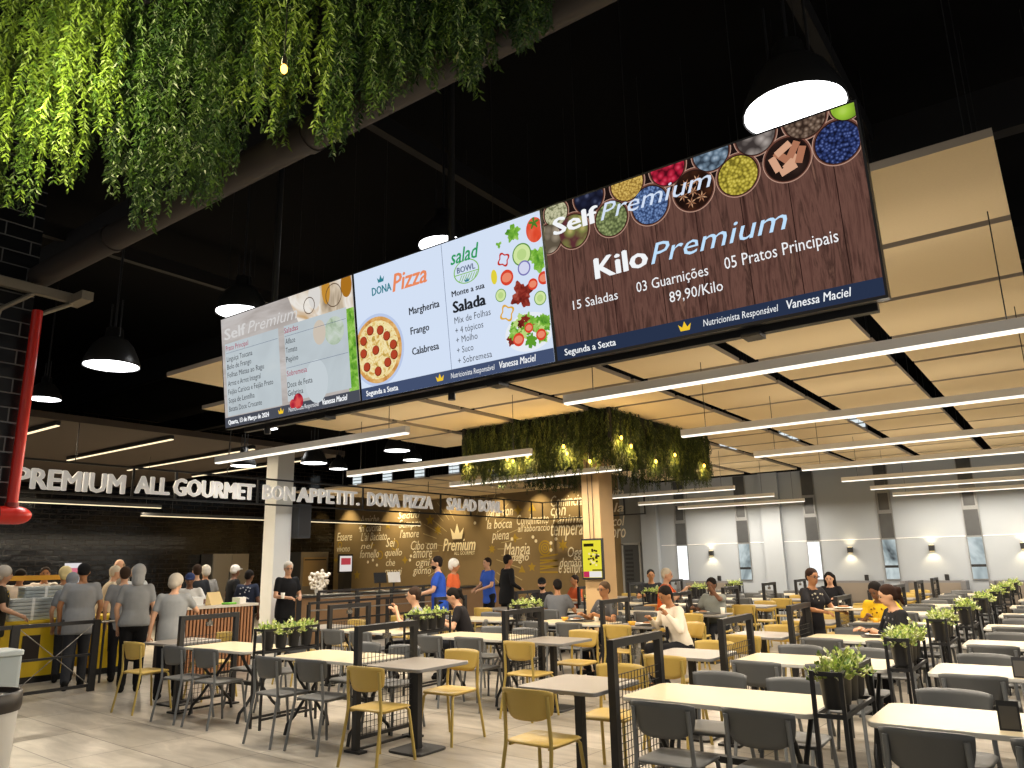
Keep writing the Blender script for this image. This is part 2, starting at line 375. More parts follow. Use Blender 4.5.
c_mb = crown(MB(), 0, 0, .62, .55); o = c_mb.build('emblem_crown', mat('raised emblem gold white', '#fff2cf', .5), wall_back); o.rotation_euler = (PI/2, 0, 0); o.location = (AT(458, 539)[0], WY-.05, AT(458, 539)[1])
# ochre drawings: rings, leaves, stars, hatching
draw = MB()
def flat_ring(px, py, rp, wide=.05, n=20):
    x, z = AT(px, py); r = rp*.028
    vs = [(x+q*math.cos(2*PI*k/n), WY-.003, z+q*math.sin(2*PI*k/n)) for q in (r-wide, r) for k in range(n)]
    draw.add(vs, [(k, (k+1) % n, n+(k+1) % n, n+k) for k in range(n)])
def flat_star(px, py, rp, k=5):
    x, z = AT(px, py); r = rp*.028; vs = [(x, WY-.003, z)]
    for i in range(2*k): q = r if i % 2 == 0 else r*.45; vs.append((x+q*math.sin(PI*i/k), WY-.003, z+q*math.cos(PI*i/k)))
    draw.add(vs, [(0, 1+i, 1+(i+1) % (2*k)) for i in range(2*k)])
for a in [(545, 548, 9), (545, 548, 6), (545, 548, 3), (395, 545, 7), (380, 555, 6), (340, 545, 5)]: flat_ring(*a)
for a in [(515, 538, 6, 4), (563, 545, 7, 6), (522, 570, 6, 3), (532, 567, 6, 5), (492, 549, 6, 7), (372, 545, 6, 4), (357, 575, 7, 5), (405, 560, 6, 4), (438, 530, 7, 6), (430, 520, 8, 5), (388, 525, 7, 5), (518, 510, 7, 4), (532, 508, 7, 3), (336, 560, 5, 4), (365, 525, 6, 5)]: flat_star(*a)
for k in range(6):
    x0, z0 = AT(540, 573-k*3); x1, z1 = AT(558, 573-k*3-(k % 2)*3)
    draw.add([(x0, WY-.003, z0), (x1, WY-.003, z1), (x1, WY-.003, z1+.05), (x0, WY-.003, z0+.05)], [(0, 1, 2, 3)])
draw.build('mural_drawings', m_gold, wall_back)
dots = MB()
for px, py in [(368, 562), (373, 560), (377, 565), (410, 560), (411, 556), (512, 539), (533, 537), (536, 541), (551, 543), (551, 550), (556, 539), (340, 572), (475, 523), (360, 528)]:
    x, z = AT(px, py); n = 8; dots.add([(x+.06*math.cos(2*PI*k/n), WY-.004, z+.06*math.sin(2*PI*k/n)) for k in range(n)], [tuple(range(n))])
dots.build('mural_dots', m_chalk, wall_back)
# wash spots above the mural
for px in (350, 395, 405, 455, 500, 540, 575):
    x, _ = AT(px, 512); spot_lamp('mural_wash_spot', (x, WY-.7, 4.35), (x, WY, 2.1), MURAL_W, (1, .78, .42), 75, .04, .8)
# rear doorway on the grey end
d = structure('door_1', MB().bx(-11.25, -10.75, WY-.03, WY, 0, 2.05), mat('dark door', '#3d3f40', .5))
dl = MB()
for k in range(9): dl.bx(-11.2, -10.95, WY-.045, WY-.03, .9+k*.12, .96+k*.12)
dl.build('door_louvres', m_steelblk, d)
o = MB().bx(-11.32, -11.26, WY-.05, WY, 0, 2.1).bx(-10.74, -10.68, WY-.05, WY, 0, 2.1).bx(-11.32, -10.68, WY-.05, WY, 2.06, 2.12).build('door_frame', mat('frame grey', '#9b9b98', .5), d)

# wall sconces throwing light up and down
m_warmglow = emit('sconce glow', '#ffe2a0', 3.0)
for i, (x, lab) in enumerate([(-8.47, 'small black wall sconce between the first two lit slit windows on the left'), (-4.77, 'small black wall sconce above the long haired woman'), (-2.92, 'small black wall sconce on the white wall above the man in yellow'), (-1.07, 'small black wall sconce at the far right edge of the white wall')]):
    t = thing('wall_sconce', lab, 'wall lamp', (x, WY, 1.75), 0, 'up and down sconces on the white wall')
    MB().bx(-.06, .06, -.1, 0, -.07, .07).build('sconce_body', m_steelblk, t)
    MB().bx(-.045, .045, -.09, -.01, -.076, -.071).bx(-.045, .045, -.09, -.01, .071, .076).build('sconce_lens', m_warmglow, t)
    spot_lamp('sconce_down_light', (x, WY-.13, 1.68), (x, WY+.12, 1.0), SCONCE_W, (1, .78, .45), 105, .02, .6)
    spot_lamp('sconce_up_light', (x, WY-.13, 1.82), (x, WY+.12, 2.5), SCONCE_W*.6, (1, .78, .45), 100, .02, .6)

# grey booth backs along the white wall
for i, (x0, x1, lab) in enumerate([(-9.3, -7.72, 'grey booth bench back below the second sconce window bay at the left'), (-5.3, -4.08, 'grey booth bench back beside the long haired woman'), (-3.6, -2.25, 'grey booth bench back behind the man in yellow'), (-1.8, -.4, 'grey booth bench back at the right end of the white wall')]):
    t = thing('booth_bench', lab, 'bench', ((x0+x1)/2, WY-.35, 0), 0, 'booth benches along the white wall'); w = x1-x0
    MB().bx(-w/2, w/2, .12, .32, 0, 1.0).bx(-w/2, -w/2+.1, -.35, .12, 0, 1.0).bx(w/2-.1, w/2, -.35, .12, 0, 1.0).build('bench_shell', m_bench, t)
    MB().bx(-w/2+.11, w/2-.11, -.28, .11, .0, .45).build('bench_seat', mat('bench seat brown', '#6d6357', .7), t)
    MB().bx(-w/2+.1, w/2-.1, .085, .118, .5, .95).build('back_cushion', mat('bench cushion', '#8a8074', .8), t)
    b = MB().prism(rrect(.09, .09, .02), 0, .14, 0, ch=.008).build('napkin_holder', m_steelblk, None, ((x0+x1)/2+.25, WY-.13, 1.0))
    tag(b, 'dark napkin holder standing on the ' + lab.split(' bench')[0] + [' at left', ' beside woman', ' behind yellow shirt', ' at right end'][i], 'napkin holder', 'napkin holders on the booth backs')

# ------------------------------------------------------------------ suspended acoustic panels
m_cable = mat('thin cable', '#2b2b2b', .5)
m_panel = mat('acoustic panel beige felt', '#dccaa8', .95, noise=.04, nscale=60, spec=.1)
m_pedge = mat('acoustic panel edge', '#b5a99a', .9, spec=.1)
def panel_mesh():
    mb = MB(); mb.bx(-.6, .6, 0, 1.2, 0, .05, 1); mb.rect(-.6, .6, 0, 1.2, -.0006, 0)
    mb.f[-1] = tuple(reversed(mb.f[-1]))
    for x, y in ((-.45, .6), (.45, .6)): mb.tube([(x, y, .05), (x, y, 2.7)], .003, 4, 2)
    return mb.mesh('acoustic_panel', [m_panel, m_pedge, m_cable])
pmesh = panel_mesh(); first = True
PX = lambda k: -.65-1.385*k
for r in range(12):
    for k in range(-1, 7):
        xc = PX(k); y0 = 4.45+1.3*r
        if xc+.6 > -7.95 and xc-.6 < -5.5 and y0+1.2 > 9.7 and y0 < 13.1: continue
        if k >= 5 and 9.7 < y0 < 14 or (k == 6 and r == 0): continue
        o = bpy.data.objects.new('acoustic_panel', pmesh); COL.objects.link(o); o.location = (xc, y0, 3.8)
        tag(o, 'beige felt ceiling panel, %s from the right in the %s row behind the screens' % (ORD[k+1], ORD[r]), 'ceiling panel', 'suspended beige ceiling panels')
for r in range(4):
    for k in range(5):
        o = bpy.data.objects.new('acoustic_panel', pmesh); COL.objects.link(o); o.location = (-12.8-1.385*k, 14.6+1.3*r, 3.8)
        tag(o, 'beige felt panel over the mural kitchen, %s from the right in its %s row' % (ORD[k], ORD[r]), 'ceiling panel', 'beige ceiling panels over the kitchen')

# ------------------------------------------------------------------ linear lamps
m_strip_body = mat('lamp housing white', '#f6f5f2', .5)
m_strip_glow = emit('lamp diffuser', '#fff6e4', 1.7)
m_cable = mat('thin cable', '#2b2b2b', .5)
WARM = (1, .88, .72)
def linear_lamp(x0, x1, y, z, label, w, up, group='linear lamps over the tables', along='x', col=WARM, cable_top=3.8, glow=None, name='linear_lamp', body=None):
    L = abs(x1-x0); t = thing(name, label, 'ceiling lamp', ((x0+x1)/2, y, z), 0 if along == 'x' else PI/2, group)
    MB().bx(-L/2, L/2, -.035, .035, .015, .085).build('lamp_housing', body or m_strip_body, t)
    MB().bx(-L/2+.005, L/2-.005, -.03, .03, 0, .0145).build('diffuser', glow or m_strip_glow, t)
    for s in (-.42, .42): MB().tube([(s*L, 0, .085), (s*L, 0, cable_top-z)], .004, 5).build('suspension_cable', m_cable, t)
    if w: area_lamp('linear_lamp_light', ((x0+x1)/2, y, z-.012), L-.1 if along == 'x' else .05, .05 if along == 'x' else L-.1, w, col)
    if up: area_lamp('panel_fill_light', ((x0+x1)/2, y, z+.1), L-.1 if along == 'x' else .05, .05 if along == 'x' else L-.1, up, col, True)  # added upward fill light to brighten the ceiling panels, not a lamp part
    return t
ROWY = [5.5, 7.95, 10.35, 12.6, 15.15, 17.6, 20.0]
for i, y in enumerate(ROWY):
    linear_lamp(-3.45, .12, y, 2.97, 'long white linear ceiling lamp over right seating, %s from the screens' % ORD[i], STRIP_W, PANEL_FILL_W)
for i, y in enumerate([5.65, 7.9, 10.3, 15.1, 17.6, 20.0]):
    linear_lamp(-8.95, -5.5, y, 2.97, 'linear ceiling lamp over left seating, %s from the screens' % ORD[i], STRIP_W, PANEL_FILL_W)
# kitchen lamps under the lower ceiling board: bright lines on dark rails
m_kglow = emit('kitchen lamp line', '#ffe9bd', 1.5)
for i, (x0, x1, y, z, lab) in enumerate([(-18.2, -14.0, 5.75, 4.1, 'warm line lamp under the kitchen ceiling, first of four from the left'), (-18.4, -14.0, 7.85, 4.1, 'warm line lamp under the kitchen ceiling, second of four from the left'), (-19.3, -14.0, 9.7, 4.1, 'warm line lamp under the kitchen ceiling, third of four from the left'), (-19.5, -14.0, 11.6, 4.1, 'warm line lamp under the kitchen ceiling, fourth of four from the left')]):
    linear_lamp(x0, x1, y, z, lab, SLAB_W, 0, 'warm line lamps under the kitchen ceiling', cable_top=4.2, glow=m_kglow, col=(1, .84, .6), body=m_steelblk)
for i, (y0, y1, x, z, lab) in enumerate([(5.0, 9.5, -17.2, 3.02, 'warm line lamp hanging behind the letters of PREMIUM'), (9.2, 18.6, -17.5, 2.85, 'long warm line lamp hanging behind BON APPETIT')]):
    linear_lamp(y0, y1, 0, z, lab, 0, 0, 'warm line lamps hanging over the buffet', 'y', cable_top=4.2, glow=m_kglow, body=m_steelblk).location = (x, (y0+y1)/2, z)
    area_lamp('buffet_line_light', (x, (y0+y1)/2, z-.02), .05, y1-y0-.2, 300, (1, .84, .6))

# pendant industrial lamps
m_shade = mat('pendant shade black', (.02, .02, .02), .35)
m_lens = emit('pendant lens', '#ffffff', 6.0)
def pendant(loc, dia, label, w, top=6.52, cables=True):
    t = thing('pendant_lamp', label, 'ceiling lamp', loc, 0, 'black dome pendant lamps'); r = dia/2
    MB().lathe([(r, 0), (r, .03), (r*.93, r*.35), (r*.72, r*.8), (r*.5, r*1.05), (r*.34, r*1.12), (r*.3, r*1.5), (.03, r*1.55)], n=28, capb=False).build('lamp_shade', m_shade, t)
    MB().lathe([(r*.97, .004), (r*.96, .012)], n=28).build('lens', m_lens, t)
    MB().tube([(0, 0, r*1.5), (0, 0, top-loc[2])], .012, 6).tube([(-.2*dia, 0, r*1.1), (-.2*dia, 0, r*2.6)], .008, 5).tube([(.2*dia, 0, r*1.1), (.2*dia, 0, r*2.6)], .008, 5).build('hanger', m_steelblk, t)
    spot_lamp('pendant_light', (loc[0], loc[1], loc[2]-.02), (loc[0], loc[1], 0), w, (1, .97, .92), 130, r*.8, .5)
for loc, dia, lab, w in [((-7.23, 3.38, 3.55), .5, 'black dome pendant lamp hanging free at left of the screens', PEND_W), ((-12.0, 4.7, 4.12), .44, 'small black pendant lamp beside the red pipe', PEND_W), ((-6.4, 4.2, 4.12), .5, 'black pendant lamp peeking above the left screen', PEND_W),
    ((-4.6, 5.2, 4.68), .5, 'pendant lamp whose bright rim shows above the middle screen', PEND_W), ((-.86, 3.72, 3.9), .52, 'large dazzling pendant lamp above the right screen', PEND_W*.7),
    ((-12.9, 8.72, 3.56), .48, 'pendant lamp above the word GOURMET', PEND_W), ((-11.63, 9.4, 3.56), .5, 'pendant lamp below the screens, left of the word BON', PEND_W), ((-12.9, 11.1, 3.7), .4, 'smaller pendant lamp above the word BON', PEND_W), ((-10.31, 10.31, 3.76), .5, 'pendant lamp nearest the ceiling panels, right of the left linear lamp', PEND_W), ((-12.2, 12.7, 3.98), .44, 'pendant lamp above APPETIT near the white louvres', PEND_W), ((-12.6, 9.0, 4.3), .42, 'pendant lamp just under the lower edge of the left screen', PEND_W)]:
    pendant(loc, dia, lab, w)

# ------------------------------------------------------------------ square column with its greenery frame and screen
structure('trim_column_timber', MB().bx(-6.73, -6.39, 11.15, 11.6, 0, 3.9), mat('column wood laminate', '#c9a778', .55, noise=.12, nscale=3))
structure('trim_column_white', MB().bx(-14.6, -14.2, 10.48, 10.92, 0, 4.2), mat('column white paint', '#d6d6d2', .7, noise=.05, nscale=3))
t = thing('menu_display', 'portrait yellow menu screen hung on the timber column', 'screen', (-6.54, 11.13, 1.66), 0)
MB().bx(-.2, .2, -.05, 0, -.33, .33).build('display_case', m_steelblk, t)
MB().bx(-.175, .175, -.056, -.0501, -.3, .3).build('display_screen', emit('menu yellow', '#e8dc3c', 1.0), t)
pic = MB(); q = []
for a, z0, z1, mi in [(-.12, .2, .25, 0), (.03, -.19, -.17, 0)]: pic.bx(a-.03, a+.16, -.058, -.0565, z0, z1, mi)
pic.bx(-.17, .17, -.058, -.0565, -.295, -.2, 1); pic.bx(-.17, -.06, -.0595, -.0585, -.295, -.2, 2)
for k in range(26):
    a = rnd.uniform(0, 2*PI); r = .15*math.sqrt(rnd.random()); pic.box((.05+r*math.cos(a)*.8, -.0575, .02+r*math.sin(a)), (.035, .002, .03), 3 if k % 3 else 4)
pic.build('menu_picture', [emit('dark ink', '#2e2a10'), emit('menu footer', '#e9e4e0'), emit('menu red', '#c2345a'), emit('food dark', '#3a2a1c'), emit('food cream', '#f3e2a0')], t)
MB().tube([(-.05, 0, .33), (-.06, -.005, 1.3), (-.05, 0, 2.0)], .006, 5).tube([(.02, 0, .33), (.03, -.005, 1.3), (.0, 0, 2.0)], .006, 5).build('display_cable', m_steelblk, t)

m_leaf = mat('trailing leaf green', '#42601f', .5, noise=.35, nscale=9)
m_leaflit = mat('trailing leaf lamplit yellow green', '#66822a', .5, noise=.3, nscale=9)
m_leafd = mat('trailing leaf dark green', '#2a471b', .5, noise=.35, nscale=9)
def leaf(mb, p, d, L, w, mi, rn):
    d = d.normalized(); s = d.cross(Vector((rn.uniform(-1, 1), rn.uniform(-1, 1), rn.uniform(-1, 1)))).normalized()*w
    nrm = d.cross(s).normalized()*L*.12
    mb.add([p, p+d*L*.45+s+nrm, p+d*L, p+d*L*.45-s+nrm], [(0, 1, 2, 3)], mi)
def strand(mb, top, length, step, L, w, rn, sway=.05, spread=1.0, mis=(0, 1, 2)):
    n = int(length/step); ax, ay = rn.uniform(-1, 1)*sway, rn.uniform(-1, 1)*sway; ph = rn.uniform(0, 6)
    mi = rn.choice(mis)
    for i in range(n):
        s = i*step; q = s/length
        p = Vector(top)+Vector((ax*q+.02*math.sin(ph+s*7), ay*q+.02*math.cos(ph+s*6), -s))
        a = rn.uniform(0, 2*PI)
        for k in (0, PI):
            d = Vector((math.cos(a+k)*spread, math.sin(a+k)*spread, -rn.uniform(.5, 1.2)))
            leaf(mb, p, d, L*rn.uniform(.7, 1.1)*(1.0 if q < .9 else .7), w, mi if rn.random() < .8 else rn.choice(mis), rn)
# greenery box round the column head
gx0, gx1, gy0, gy1 = -7.95, -5.22, 9.5, 13.1
fr = thing('greenery_frame', 'black square ceiling frame carrying greenery round the timber column', 'frame', ((gx0+gx1)/2, (gy0+gy1)/2, 3.3))
hx, hy = (gx1-gx0)/2, (gy1-gy0)/2
MB().bx(-hx, hx, -hy, -hy+.04, .0, .04).bx(-hx, hx, hy-.04, hy, 0, .04).bx(-hx, -hx+.04, -hy+.04, hy-.04, 0, .04).bx(hx-.04, hx, -hy+.04, hy-.04, 0, .04).build('lower_rail', m_steelblk, fr)
MB().bx(-hx+.05, hx-.05, -hy+.05, -hy+.07, .04, .55).bx(-hx+.05, hx-.05, hy-.07, hy-.05, .04, .55).bx(-hx+.05, -hx+.07, -hy+.07, hy-.07, .04, .55).bx(hx-.07, hx-.05, -hy+.07, hy-.07, .04, .55).build('backing_panel', mat('greenery backing', (.015, .02, .01), .9), fr)
for sx in (-1, 1):
    for sy in (-1, 1): MB().bx(sx*hx-.025, sx*hx+.025, sy*hy-.025, sy*hy+.025, 0, 3.2).build('corner_post', m_steelblk, fr)
gr = MB(); g2 = random.Random(3)
for side in range(4):
    nn = 1000
    for i in range(nn):
        q = g2.random(); off = g2.uniform(.0, .1)
        if side == 0: x, y = gx0+q*(gx1-gx0), gy0-off+.03
        elif side == 1: x, y = gx1+off-.03, gy0+q*(gy1-gy0)
        elif side == 2: x, y = gx0-off+.03, gy0+q*(gy1-gy0)
        else: x, y = gx0+q*(gx1-gx0), gy1+off-.03
        if side >= 2 and i % 3: continue
        low = g2.random() < .5
        z = g2.uniform(3.35, 3.85) if not low else g2.uniform(3.22, 3.42)
        strand(gr, (x, y, z), g2.uniform(.2, .42), .03, .06, .008, g2, .03, .5, (0, 1, 1, 2))
o = gr.build('hanging_greenery', [mat('column foliage olive', '#46561f', .6, noise=.3), mat('column foliage dark', '#2c3d1a', .6, noise=.3), mat('column foliage light', '#667030', .6, noise=.3)]); tag(o, 'dense green artificial foliage hanging from the black frame round the timber column', 'foliage', None, 'stuff')
m_bulb = emit('bulb glow', '#ffb648', 9.0)
def bulb(loc, label, w, grp, cord=.3, k=1.0):
    t = thing('light_bulb', label, 'light bulb', loc, 0, grp)
    MB().ell((0, 0, 0), (.02*k, .02*k, .03*k), 0, 10, 8).build('bulb_glass', m_bulb, t)
    MB().tube([(0, 0, .028*k), (0, 0, .08*k)], .014*k, 8).tube([(0, 0, .08*k), (0, 0, cord)], .004*k, 5).build('lamp_holder', m_steelblk, t)
    point_lamp('bulb_light', (loc[0], loc[1], loc[2]-.06), w, (1, .66, .25), .03)
i = 0
for side, q, z in [(0, .06, 3.2), (0, .36, 3.19), (0, .4, 3.15), (0, .5, 3.2), (0, .74, 3.28), (0, .76, 3.17), (1, .02, 3.34), (1, .1, 3.25), (1, .32, 3.1), (1, .52, 3.27), (1, .85, 3.2), (0, .9, 3.02)]:
    loc = (gx0+q*(gx1-gx0), gy0-.14, z) if side == 0 else (gx1+.14, gy0+q*(gy1-gy0), z)
    bulb(loc, 'glowing warm bulb in the column greenery, %s from the left on its %s face' % (ORD[[0, 1, 2, 3, 4, 5, 0, 1, 2, 3, 4, 6][i]], 'left' if side == 0 else 'right'), 6, 'warm bulbs in the column greenery'); i += 1

# trailing vines at the upper left, close to the camera, and their frame
prof = [(0, 205), (25, 215), (45, 150), (62, 190), (80, 175), (100, 150), (130, 235), (150, 225), (175, 200), (200, 210), (215, 195), (235, 150), (250, 130), (270, 150), (282, 125), (300, 90), (330, 165), (345, 160), (360, 120), (390, 110), (420, 95), (440, 60), (470, 100), (500, 30), (522, 58), (538, 30)]
def prof_y(x):
    for (a, b), (c, e) in zip(prof, prof[1:]):
        if a <= x <= c: return b+(e-b)*(x-a)/(c-a)
    return 30
vn = MB(); g3 = random.Random(11)
def vine_at(px, py, Y):
    d = _fw + _r2*((px-512)/CAM_F) + _u2*((384-py)/CAM_F); return Vector((0, 0, CAM_H))+d*(Y/d.y)
for i in range(290):
    px = g3.uniform(-60, 545); Y = 1.25+1.1*(px+60)/600 + g3.uniform(-.2, .25)
    deep = g3.random()
    py = prof_y(max(0, px)) - (0 if i % 4 == 0 else g3.uniform(0, 110)*deep)
    p = vine_at(px, py, Y)
    ztop = 4.95
    if ztop-p.z < .15: continue
    Lg = min(1.6, ztop-p.z) if i % 3 else ztop-p.z
    top = (p.x, p.y, p.z+Lg)
    lamplit = px < 110 and Y < 1.5 or (230 < px < 330 and g3.random() < .5)  # strands near the lamps get yellower leaves, lamplight put into the colour
    strand(vn, top, Lg, .017, .044, .0065, g3, .04, .75, (1, 1, 0) if lamplit else (0, 0, 2, 2))
    # side twigs make the strand bushy
    for k in range(int(Lg/.11)):
        s = g3.uniform(.05, .92)*Lg; a = g3.uniform(0, 2*PI); rr = g3.uniform(.02, .06)
        strand(vn, (top[0]+rr*math.cos(a), top[1]+rr*math.sin(a), top[2]-s), g3.uniform(.08, .17), .017, .042, .0062, g3, .03, .8, (1, 1, 0) if lamplit else (0, 0, 2, 2))
o = vn.build('trailing_vines', [m_leaf, m_leaflit, m_leafd]); tag(o, 'long trailing green vines hanging from the frame at the upper left', 'vines', None, 'stuff')
vf = thing('vine_frame', 'black ceiling frame from which the trailing vines hang at upper left', 'frame', (-2.6, 1.9, 4.95))
MB().box((0, 0, .03), (4.4, .05, .05), 0, Matrix.Rotation(math.radians(14), 3, 'Z')).box((.05, -.35, .03), (4.2, .05, .05), 0, Matrix.Rotation(math.radians(14), 3, 'Z')).box((.0, .3, .03), (4.2, .05, .05), 0, Matrix.Rotation(math.radians(14), 3, 'Z')).build('frame_bars', m_steelblk, vf)
for x, y in ((-1.7, -.4), (1.7, .4)): MB().tube([(x, y, .05), (x, y, 1.54)], .012, 6).build('hanger_rod', m_steelblk, vf)
p = vine_at(284, 69, 1.3); bulb(tuple(p), 'glowing bare bulb among the trailing vines at upper left', 10, None, .5, .55)
for px, py, Y, w in [(40, 30, 1.0, 16), (12, 95, 1.05, 7), (250, 60, 1.4, 3)]:
    p = vine_at(px, py, Y); point_lamp('vine_bulb_light', tuple(p), w*2.2, (1, .86, .45), .04)
area_lamp('vine_area_light', (-1.6, .4, 3.6), .6, .6, 6, (1, .93, .82), True)  # upward area light beside the vines, without any fixture

# ------------------------------------------------------------------ duct pipe, tiled header, red fire pipe, bracket
t = thing('ceiling_duct', 'thick dark round pipe running across the ceiling from upper centre to the red pipe', 'pipe', (-3.6, 2.62, 4.2))
MB().tube([(-3.5, 0, 0), (6, 0, 0)], .1, 20).build('pipe_run', mat('dark duct', '#3a3431', .6), t)
for x in (-2.2, .2, 2.4): MB().tube([(x-.03, 0, 0), (x+.03, 0, 0)], .11, 20).build('pipe_joint', mat('dark duct joint', '#322d2b', .5), t)
structure('wall_header', MB().bx(-7.35, -7.1, -4, 2.6, 2.15, 6.5), brick_material('black tile header', '#08090b', '#0c0d10', '#6a6a6a', .42, .125, .006, .3, 1))
t = thing('fire_pipe', 'red fire pipe running down the tiled edge to a red elbow', 'pipe', (-7.0, 2.595, 0))
MB().tube([(0, 0, 2.14), (.02, -.0, 3.85)], .042, 14).build('riser', mat('red pipe paint', '#d3291d', .3), t)
MB().tube([(0, -3, 2.1), (0, .0, 2.1)], .075, 16).ell((0, .03, 2.1), (.075, .13, .075), 0, 16, 10).build('elbow', mat('red pipe paint', '#c0271d', .3), t)
MB().tube([(0, -.12, 2.1), (0, -.1, 2.1)], .082, 16).tube([(0, 0, 2.165), (0, 0, 2.2)], .05, 14).build('coupling', mat('red coupling', '#8e1a14', .4), t)
t = thing('pipe_bracket', 'pale steel channel bracket holding the dark pipe above the red pipe', 'bracket', (-7.0, 2.6, 4.0))
m_pale = mat('pale galvanised steel', '#8f887a', .5, .3)
MB().bx(-.03, .03, -3, .3, .0, .08).build('channel', m_pale, t)
MB().tube([(0, .28, 0), (.02, -.02, -.2)], .02, 6).tube([(0, -.05, 0), (0, -.28, -.2), (0, -.3, -.3)], .02, 6).build('brace', m_pale, t)
MB().bx(-.05, .25, .24, .34, -.02, .06).build('clamp', m_pale, t)
t = thing('conduit_loop', 'thin grey conduit looping down beside the top right ceiling panel', 'cable', (.12, 5.6, 3.8))
MB().tube([(.6, .6, .55), (.2, .2, .52), (.03, 0, .45), (0, 0, .3), (.05, .05, -.1), (.2, .2, -.6)], .008, 6).build('conduit', mat('conduit grey', '#77736c', .5), t)

# ------------------------------------------------------------------ the lettered sign frame in front of the kitchen
SX = -14.0
t = thing('letter_sign', 'long black hanging frame of white block letters above the buffet', 'sign', (SX, 12, 2.93))
[MB().bx(-.02, .02, -9.5, 8.7, z_, z_+.035).build('sign_rail', m_steelblk, t) for z_ in (0, .545)]; [MB().bx(.02, 3.7, 8.66, 8.7, z_, z_+.035).build('sign_rail', m_steelblk, t) for z_ in (0, .545)]
for x in (.6, 1.4, 2.2, 3.0, 3.68): MB().bx(x-.018, x+.018, 8.66, 8.7, .036, .544).build('sign_post', m_steelblk, t)
for y in (-9.4, -6.9, -4.85, -4.0, -2.15, 0.85, 3.7, 5.0, 6.6, 8.05, 8.68): MB().bx(-.018, .018, y-.018, y+.018, .036, .544).build('sign_post', m_steelblk, t)
for y in (-8.8, -5.9, -2.9, .2, 3.2, 6.2): MB().tube([(0, y, .58), (0, y, 1.27)], .008, 5).build('hanging_rod', m_steelblk, t)
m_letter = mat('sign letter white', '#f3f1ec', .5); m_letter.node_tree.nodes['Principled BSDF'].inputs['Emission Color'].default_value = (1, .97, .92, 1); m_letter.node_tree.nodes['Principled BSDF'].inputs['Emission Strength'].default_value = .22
def advance(word):
    return None
for word, y0, y1, z0, z1 in [('PREMIUM', 5.2, 6.98, 3.0, 3.33), ('ALL', 7.2, 7.84, 3.03, 3.34), ('GOURMET', 7.95, 9.74, 3.03, 3.35), ('BON', 9.98, 10.78, 3.06, 3.36), ('APPETIT.', 10.88, 12.7, 3.05, 3.36), ('DONA', 13.0, 14.08, 3.06, 3.38), ('PIZZA', 14.26, 15.33, 3.07, 3.39), ('SALAD', 15.95, 17.2, 3.08, 3.4), ('BOWL', 17.36, 18.42, 3.09, 3.41)]:
    wmb = text_mb(word, 1.0, 0, 0, 0, .0, y1-y0, None)
    ymax = max(v[1] for v in wmb.v); sc = (z1-z0)/ymax
    # split into letters by connected islands in x order
    par = list(range(len(wmb.v)))
    def find(a):
        while par[a] != a: par[a] = par[par[a]]; a = par[a]
        return a
    for f in wmb.f:
        for a in f[1:]: par[find(a)] = find(f[0])
    isl = {}
    for f in wmb.f: isl.setdefault(find(f[0]), []).append(f)
    for root, fs in isl.items():
        ids = sorted({a for f in fs for a in f}); mp = {a: i for i, a in enumerate(ids)}; n = len(ids)
        lm = MB(); fs0 = [tuple(mp[a] for a in f) for f in fs]
        fr_ = [(.05, wmb.v[a][0]+y0-12, wmb.v[a][1]*sc+z0-2.93) for a in ids]
        edges = {}
        for f in fs0:
            for a, b in zip(f, f[1:]+f[:1]): edges[(a, b)] = 1
        rim = [(a, b) for (a, b) in edges if (b, a) not in edges]
        for q, (dy, dz) in enumerate(((0, 0), (-.016, 0), (.016, 0), (0, .01), (0, -.008), (-.014, .008), (.014, -.006))):
            A = [(x+.0012*q, y+dy, z+dz) for x, y, z in fr_]; B = [(.0, y+dy, z+dz) for x, y, z in fr_]
            lm.add(A, fs0); lm.add(B, [f[::-1] for f in fs0]); lm.add(A+B, [(b, a, a+n, b+n) for a, b in rim])
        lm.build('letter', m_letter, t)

# ------------------------------------------------------------------ the three menu screens
TW, TH = 1.44, .806
tilt = Vector((0, -.1, .8)).normalized()
nrm = Vector((1, 0, 0)).cross(tilt)
W_ = emit('screen white', '#f2f4f6'); INK = emit('screen ink', '#23262c'); NAVY = emit('screen navy', '#27324a'); CROWN = emit('screen crown yellow', '#f0c630')
SB = emit('screen pale blue', '#d3e0f4'); RED = emit('screen magenta red', '#a82346'); TEAL = emit('screen teal', '#2f7d8c'); ORG = emit('screen salmon', '#e8895e'); GRN = emit('screen green', '#2f9a5d'); LGR = emit('screen light green', '#7fb94a')
NAVY2 = emit('screen slate', '#5a6683')
SXS = [-4.77, -3.365, -1.96, -.45]
def screen(ix, label, bg):
    global TW
    x0 = SXS[ix]; TW = SXS[ix+1]-x0
    t = thing('menu_screen', label, 'screen', (0, 0, 0), 0, 'menu screens hanging in a row')
    Mx = Matrix.Identity(4)
    for i in range(3): Mx[i][0] = (1, 0, 0)[i]; Mx[i][1] = tilt[i]; Mx[i][2] = nrm[i]; Mx[i][3] = (x0, 3.06, 2.6)[i]
    t.matrix_world = Mx
    MB().bx(0, TW, 0, TH, -.06, -.001).build('screen_case', mat('screen bezel black', (.01, .01, .012), .3), t)
    MB().rect(.009, TW-.009, .012, TH-.009, .0005).build('screen_picture', bg, t)
    return t
def sx_(u): return u*TW
def sy_(v): return v*TH
def stext(t, s, u0, v0, u1, h, m, shear=0, bold=0.004, z=.004, align=None):
    mb = text_mb(s, 1.0, 0, shear, bold, 0, (u1-u0)*TW if u1 else None, None)
    if h:
        # cap height from the first letter's measured ratio
        ys = max(v[1] for v in mb.v); k = h*TH/ys; mb.v = [(v[0], v[1]*k, v[2]) for v in mb.v]
    o = mb.build('screen_lettering', m, t); o.location = (u0*TW, v0*TH, z); return o
